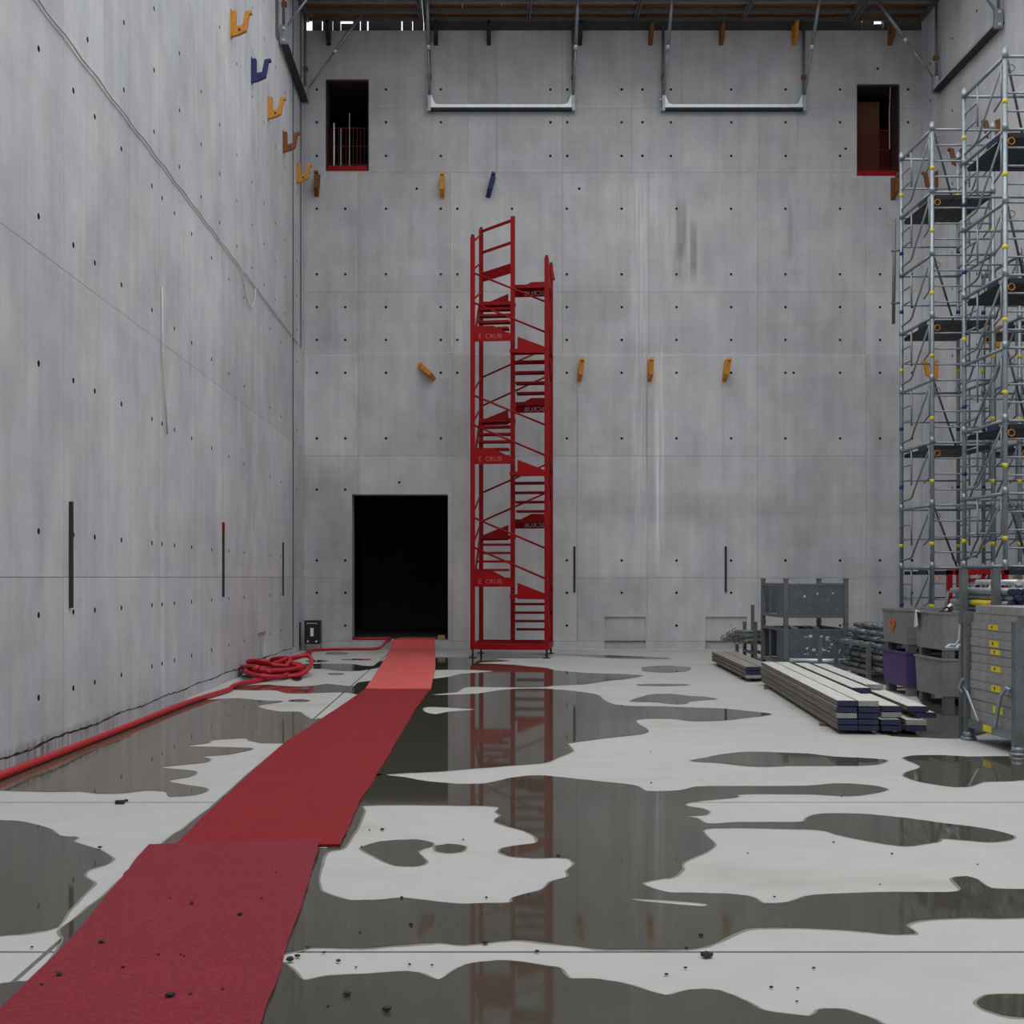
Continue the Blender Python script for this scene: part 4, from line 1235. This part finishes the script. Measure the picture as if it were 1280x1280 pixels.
# jack pile
jr = thing('jack_rack', 'steel rack with tall stakes carrying scaffold jacks behind small plank stack', 'rack', (5.35, 22.6, 0))
for px, py, h in ((0, 0, .75), (0, .9, .72), (.16, 0, .82), (.16, .9, 1.05), (-.25, .45, .30)):
    MB().box((px - .03, py - .03, 0), (px + .03, py + .03, h)).build('stake', GALVD, jr)
for zz in (.12, .30):
    MB().box((-.03, .0, zz), (.03, .9, zz + .05)).box((.13, 0, zz), (.19, .9, zz + .05)).build('rail', GALVD, jr)
for k in range(11):
    y = 22.72 + (k % 5) * .15
    z = .385 + (k // 5) * .085
    q = thing('scaffold_jack', 'scaffold screw jack lying in the stake rack', 'jack', (4.9 + rt.uniform(-.08, .25), y, z), rt.uniform(-.1, .1), 'jacks in the stake rack')
    MB().tube((0, 0, 0), (.75, 0, 0), .035).build('shaft', GALVD, q, True)
    MB().tube((.06, -.06, .0), (.06, .06, .0), .03).path([(.03, 0, -.07), (-.03, 0, -.04), (-.04, 0, .04), (.03, 0, .08)], .012, 6).build('handle', SANDY if k % 3 == 0 else GALVD, q)


# ------------------------------------------------------------------ bins
def bin_(label, x, y, z, mat, w=1.15, d=.92, h=.46, mark=None):
    t = thing('steel_bin', label, 'bin', (x, y, z), 0, 'steel bins')
    tp = .02
    b = MB()
    z0, z1 = .12, .12 + h
    lo = [(tp, tp), (w - tp, tp), (w - tp, d - tp), (tp, d - tp)]
    hi = [(0, 0), (w, 0), (w, d), (0, d)]
    th = .012
    vs = [(p[0], p[1], z0) for p in lo] + [(p[0], p[1], z1) for p in hi]
    vs += [(p[0] + (th if p[0] < w / 2 else -th), p[1] + (th if p[1] < d / 2 else -th), z0 + .01) for p in lo]
    vs += [(p[0] + (th if p[0] < w / 2 else -th), p[1] + (th if p[1] < d / 2 else -th), z1) for p in hi]
    fs = [(0, 3, 2, 1), (8, 9, 10, 11)]
    for k in range(4):
        k2 = (k + 1) % 4
        fs += [(k, k2, 4 + k2, 4 + k), (8 + k2, 8 + k, 12 + k, 12 + k2), (4 + k, 4 + k2, 12 + k2, 12 + k)]
    b.add(vs, fs)
    body = b.build('bin_body', mat, t)
    for a, c in (((0, 0), (w, 0)), ((w, 0), (w, d)), ((w, d), (0, d)), ((0, d), (0, 0))):
        MB().bar((*a, z1), (*c, z1), .03, .025).build('rim', mat, t)
    for px, py in ((.10, .08), (w - .10, .08), (.10, d - .08), (w - .10, d - .08)):
        MB().box((px - .06, py - .05, 0), (px + .06, py + .05, z0 + .01)).build('foot', GALVD if mat is not PURP else STEELG, t)
    if mark:
        text_mesh('spray_mark', mark, .26, SPRAY, t, (-.004, d * .70, z1 - .31), (R(90), 0, R(-90)))
    return t


bin_('lower purple painted steel bin', 5.77, 15.85, 0, PURP)
bin_('upper grey steel bin with orange spray mark on purple bin', 5.77, 15.85, .575, STEELG, mark='5P')
bin_('lower grey steel bin at the bottom, in front of purple bin', 5.77, 14.6, 0, STEELG)
bin_('upper grey steel bin holding tools and white rag', 5.77, 14.6, .575, STEELG)
rag = MB()
rag.add([(5.70, 15.30, 1.17), (5.78, 15.5, 1.175), (5.92, 15.5, 1.10), (5.88, 15.3, 1.12), (5.705, 15.28, .98), (5.725, 15.44, .95), (5.71, 15.36, 1.165), (5.715, 15.36, .95)], [(0, 6, 1, 2, 3), (0, 4, 7, 6), (6, 7, 5, 1)])
ro = rag.build('white_rag', WHITE)
sm = ro.modifiers.new('thickness', 'SOLIDIFY')
sm.thickness = .012
tag(ro, 'crumpled white rag draped over the rim of the tool bin', 'rag')
for (a, b, m, lab) in (((5.95, 15.2, .75), (6.0, 15.0, 1.42), GALVD, 'thin grey rod sticking up out of the tool bin'), ((6.1, 14.9, .75), (6.45, 14.8, 1.5), GALV, 'leaning bright rod sticking out of the tool bin'),
                       ((6.35, 14.75, .75), (6.62, 14.7, 1.38), GALVD, 'dark rod sticking up near the end of the tool bin')):
    tag(MB().tube(a, b, .018, 6).build('steel_rod', m, smooth=True), lab, 'rod')
tool = thing('blue_tool', 'blue and white folded tool frame lying on the tool bin', 'tool', (5.98, 15.05, 1.155), R(20))
MB().bar((0, 0, .02), (.16, .02, .14), .05, .02).build('white_arm', WHITE, tool)
MB().bar((.10, .05, .02), (.26, .07, .14), .06, .02).build('blue_arm', GALVB, tool)
MB().bar((.02, .12, .0), (.30, .12, .03), .03, .02).build('handle', BLACK, tool)
for k in range(5):
    c = (5.87 + .1 * (k % 3) + .25 * (k > 2), 14.72 + .08 * (k % 2), 1.17)
    tag(MB().path([(c[0] + .06 * math.cos(a * math.pi / 4), c[1] + .02 * math.sin(a), c[2] + .06 * math.sin(a * math.pi / 4)) for a in range(8)], .013, 5, closed=True).build('coupler_ring', DARKM, smooth=True), 'dark ring clamp piled on the tool bin rim', 'clamp', 'clamps on the tool bin')

# ------------------------------------------------------------------ red frame behind the racks
rf = thing('red_trestle', 'red steel trestle with diagonal braces standing in the tool bin', 'trestle', (6.16, 15.05, .706))
for x in (0, .58):
    for y in (0, .32):
        MB().box((x - .03, y - .03, 0), (x + .03, y + .03, .98)).build('leg', RED, rf)
for y in (0, .32):
    MB().box((-.03, y - .03, .93), (.61, y + .03, .99)).build('top_beam', RED, rf)
    MB().bar((.46, y, .93), (.14, y, .40), .03, .04).build('brace', RED, rf)
MB().box((.25, -.02, .83), (.60, .34, .88)).build('shelf_plate', RED, rf)

# ------------------------------------------------------------------ tube bundle rack
r2 = thing('bundle_rack', 'open steel rack with two tall posts holding bright tubes', 'rack', (5.28, 12.0, 0))
for px, py in ((0, 0), (0, .8), (.78, 0), (.78, .8)):
    MB().box((px - .035, py - .035, 0), (px + .035, py + .035, 1.69)).build('corner_post', GALVD, r2)
for zz in (.12, 1.14):
    for px in (0, .78):
        MB().box((px - .03, .035, zz - .03), (px + .03, .765, zz + .03)).build('side_rail', GALVD, r2)
    for py in (0, .8):
        MB().box((.035, py - .03, zz - .03), (.745, py + .03, zz + .03)).build('end_rail', GALVD, r2)
for k in range(45):
    row, c = k // 9, k % 9
    x = 5.35 + c * .0725 + (.036 if row % 2 else 0)
    z = 1.17 + .034 + row * .062
    if x > 5.97:
        continue
    y0 = 11.66 + rt.uniform(0, .16)
    band = (row, c) == (2, 0)
    q = thing('bright_tube', 'bright tube with yellow green printed band in the tall posted rack' if band else ('%s galvanised tube in the tall posted rack, %s layer' % ('bright' if k % 3 else 'dull', ['lowest', 'second', 'middle', 'fourth', 'top'][row])), 'tube', (x, y0, z), 0, 'tubes in the tall posted rack')
    MB().tube((0, 0, 0), (0, 1.5, 0), .032, 8).build('pipe', ALU if k % 3 else GALV, q, True)
    MB().tube((0, -.015, 0), (0, .06, 0), .0335, 8).build('end_cap', NAVY, q, True)
    if band:
        MB().tube((0, .45, 0), (0, .95, 0), .033, 8).build('printed_band', YELL, q, True)
for k, (x, dz) in enumerate(((5.42, .375), (5.66, .375))):
    q = thing('bright_tube', 'slanting bright tube on top of the tube bundle, ' + ('next to the two posts' if k == 0 else 'further from the two posts'), 'tube', (x, 11.8, 1.17 + dz), R(-6), 'slanting tubes on the bundle')
    MB().tube((0, 0, 0), (0, 1.3, .0), .03, 8).build('pipe', ALU, q, True)

# ------------------------------------------------------------------ board rack in front
br = thing('board_rack', 'galvanised stillage with round feet holding stacked steel boards', 'rack', (4.86, 10.6, 0))
RW, RD = 1.3, 1.05
for px, py in ((0, 0), (0, RD), (RW, 0), (RW, RD)):
    MB().box((px - .04, py - .04, .07), (px + .04, py + .04, 1.20 if py == 0 else 1.26)).build('corner_post', GALVD, br)
    MB().path([(px, py, 0), (px, py, .03)], .075, 14).path([(px, py, .03), (px, py, .08)], .055, 14).build('round_foot', GALV, br, True)
for px in (0, RW):
    MB().box((px - .025, .04, .13), (px + .025, RD - .04, .21)).build('side_rail', GALV, br)
for py in (0, RD):
    MB().box((.04, py - .025, .13), (RW - .04, py + .025, .21)).build('end_rail', GALV, br)
for k in range(4):
    MB().box((.04 + .3 * k, .03, .14), (.12 + .3 * k, RD - .03, .20)).build('floor_bar', GALVD, br)
MB().box((.04, -.02, .78), (RW - .04, .02, .82)).build('end_rail', GALV, br)
MB().path([(-.045, RD, .52), (-.055, RD - .1, .47), (-.055, RD - .32, .25), (-.05, RD - .36, .22)], .016, 8).path([(-.05, RD + .02, .46), (-.06, RD + .09, .50), (-.05, RD + .05, .58), (-.04, RD, .60)], .014, 8).build('bail_handle', GALV, br, True)
MB().path([(-.05, .03, .58), (-.06, .10, .60), (-.065, .20, .52), (-.06, .32, .24), (-.06, .34, .20)], .02, 8).build('bail_handle', GALV, br, True)
MB().box((-.029, .48, .14), (-.025, .66, .20)).build('yellow_plate', YELL, br)
hts = [.105, .10, .105, .085, .10, .075, .085, .07, .085, .075, .07, .085, .075]
z = .212
stk = {1: .30, 3: .32, 5: .34, 7: .34, 8: .36, 10: .40}
for k, h in enumerate(hts):
    top_ = k >= 11
    x0 = -.005 + (.03 if top_ else 0) + rt.uniform(-.006, .006)
    y0, y1 = .055, RD - .055
    if k == 12:
        y0, y1 = -.03, RD - .10
    nth = ['lowest'] + ['second', 'third', 'fourth', 'fifth', 'sixth', 'seventh', 'eighth', 'ninth', 'tenth', 'eleventh', 'twelfth'] + ['topmost']
    q = thing('steel_board', '%s steel board%s in the stillage stack, counted from the floor' % (nth[k], ' with yellow sticker' if k in stk else ''), 'board', (4.86 + x0, 10.6, z), 0, 'steel boards in the stillage')
    MB().box((0, y0, 0), (RW - .06, y1, h - .006)).box((.01, y0 + .01, h - .006), (RW - .07, y1 - .01, h - .001)).build('board_body', BOARD, q)
    if k in stk:
        ys_ = stk[k]
        s1 = MB().box((-.002, ys_, h * .12), (0, ys_ + .20, h * .80)).build('yellow_sticker', YELL, q)
        MB().box((-.0035, ys_ + .11, h * .3), (-.002, ys_ + .14, h * .65)).build('sticker_mark', BROWN, s1)
    z += h
hk = thing('steel_hook', 'small bright hook hanging from the far post of the board rack', 'hook', (4.80, 11.72, .93))
MB().path([(0, 0, .2), (0, .02, .05), (-.03, .03, .0), (-.09, .03, .0), (-.13, .02, -.03)], .012, 6).path([(-.13, .02, -.03), (-.02, .04, -.035), (.02, .05, .0)], .015, 6).build('hook_wire', ALU, hk)

# ------------------------------------------------------------------ stone chips
def chip(px, py, s, z=0.0, big=False, lab=None):
    x, y = fl(px, py)
    s *= .66
    rr = random.Random(int(px * 31 + py))
    bm = bmesh.new()
    bmesh.ops.create_icosphere(bm, subdivisions=1, radius=1)
    vs = [tuple(Vector((v.co.x * (1 + rr.uniform(-.3, .3)) * s, v.co.y * .8 * (1 + rr.uniform(-.3, .3)) * s, v.co.z * .55 * (1 + rr.uniform(-.3, .2)) * s))) for v in bm.verts]
    fs = [tuple(v.index for v in f.verts) for f in bm.faces]
    bm.free()
    zm = min(v[2] for v in vs)
    mb = MB().add([(a, b, c - zm) for a, b, c in vs], fs)
    o = mb.build('stone_chip', STONE, None, loc=(x, y, z))
    if not lab and z < .01:
        lab = ('tiny' if s < .009 else 'dark') + (' stone chip on floor beside the dirty carpet and double joint' if py > 1175 and px < 560 else ' stone chip on the dry island' if 1010 < py < 1131 and 400 < px < 720 else
              ' stone chip on the pale slab below the floor joint' if py > 1190 else ' stone chip on the floor left of the carpets' if px < 240 else ' stone chip in the largest puddle' if px < 900 else ' stone chip on the pale floor between the long puddles')
    return tag(o, lab or ('dark stone chip lying on the dirty red carpet' if z > .01 else 'dark stone chip lying on the concrete floor'), 'stone', 'stone chips on the carpet' if z > .01 else 'stone chips on the floor')


for px, py, s in ((158, 1003, .03), (125, 1061, .02), (363, 1203, .03), (372, 1198, .022), (423, 1204, .018), (514, 1158, .018), (434, 1246, .026), (483, 1266, .028), (607, 1181, .026), (833, 1220, .014), (857, 1212, .012), (876, 1171, .018),
                  (964, 1237, .014), (698, 1072, .022), (608, 1124, .014), (478, 1039, .022), (462, 1039, .012), (432, 1046, .012), (579, 1051, .012), (997, 1237, .011), (1017, 1212, .012), (1042, 1054, .014), (1115, 1069, .014),
                  (968, 1123, .012), (814, 980, .016), (671, 1192, .016), (385, 1186, .014), (405, 1193, .014), (512, 1208, .012), (445, 1211, .010), (540, 1208, .010), (40, 1186, .012), (1052, 997, .012), (813, 940, .012), (450, 1167, .010), (661, 1119, .012), (452, 1060, .014), (410, 1260, .012), (45, 1240, .0), (502, 1124, .016), (858, 1187, .014), (1222, 1082, .010), (1100, 1107, .010), (935, 1068, .010), (996, 1254, .010)):
    if s:
        chip(px, py, s, .0045)
chip(883, 1197.5, .042, .0, lab='largest dark stone lying beside the floor joint')
for px, py, s in ((300, 1149, .022), (127, 1184, .022), (74, 1225, .024), (240, 1135, .018), (212, 1252, .034), (238, 1249, .012), (327, 1128, .012), (213, 1128, .010), (345, 1095, .010), (198, 1199, .012), (230, 1201, .010), (154, 1215, .014), (52, 1237, .012), (320, 1072, .010), (278, 1243, .012), (226, 1199, .010)):
    chip(px, py, s, .018)
tag(MB().box((-.03, -.018, 0), (.03, .018, .025)).build('small_block', STONE, loc=(*fl(150, 1005), 0)), 'small dark block sitting on the floor joint by left wall', 'block')
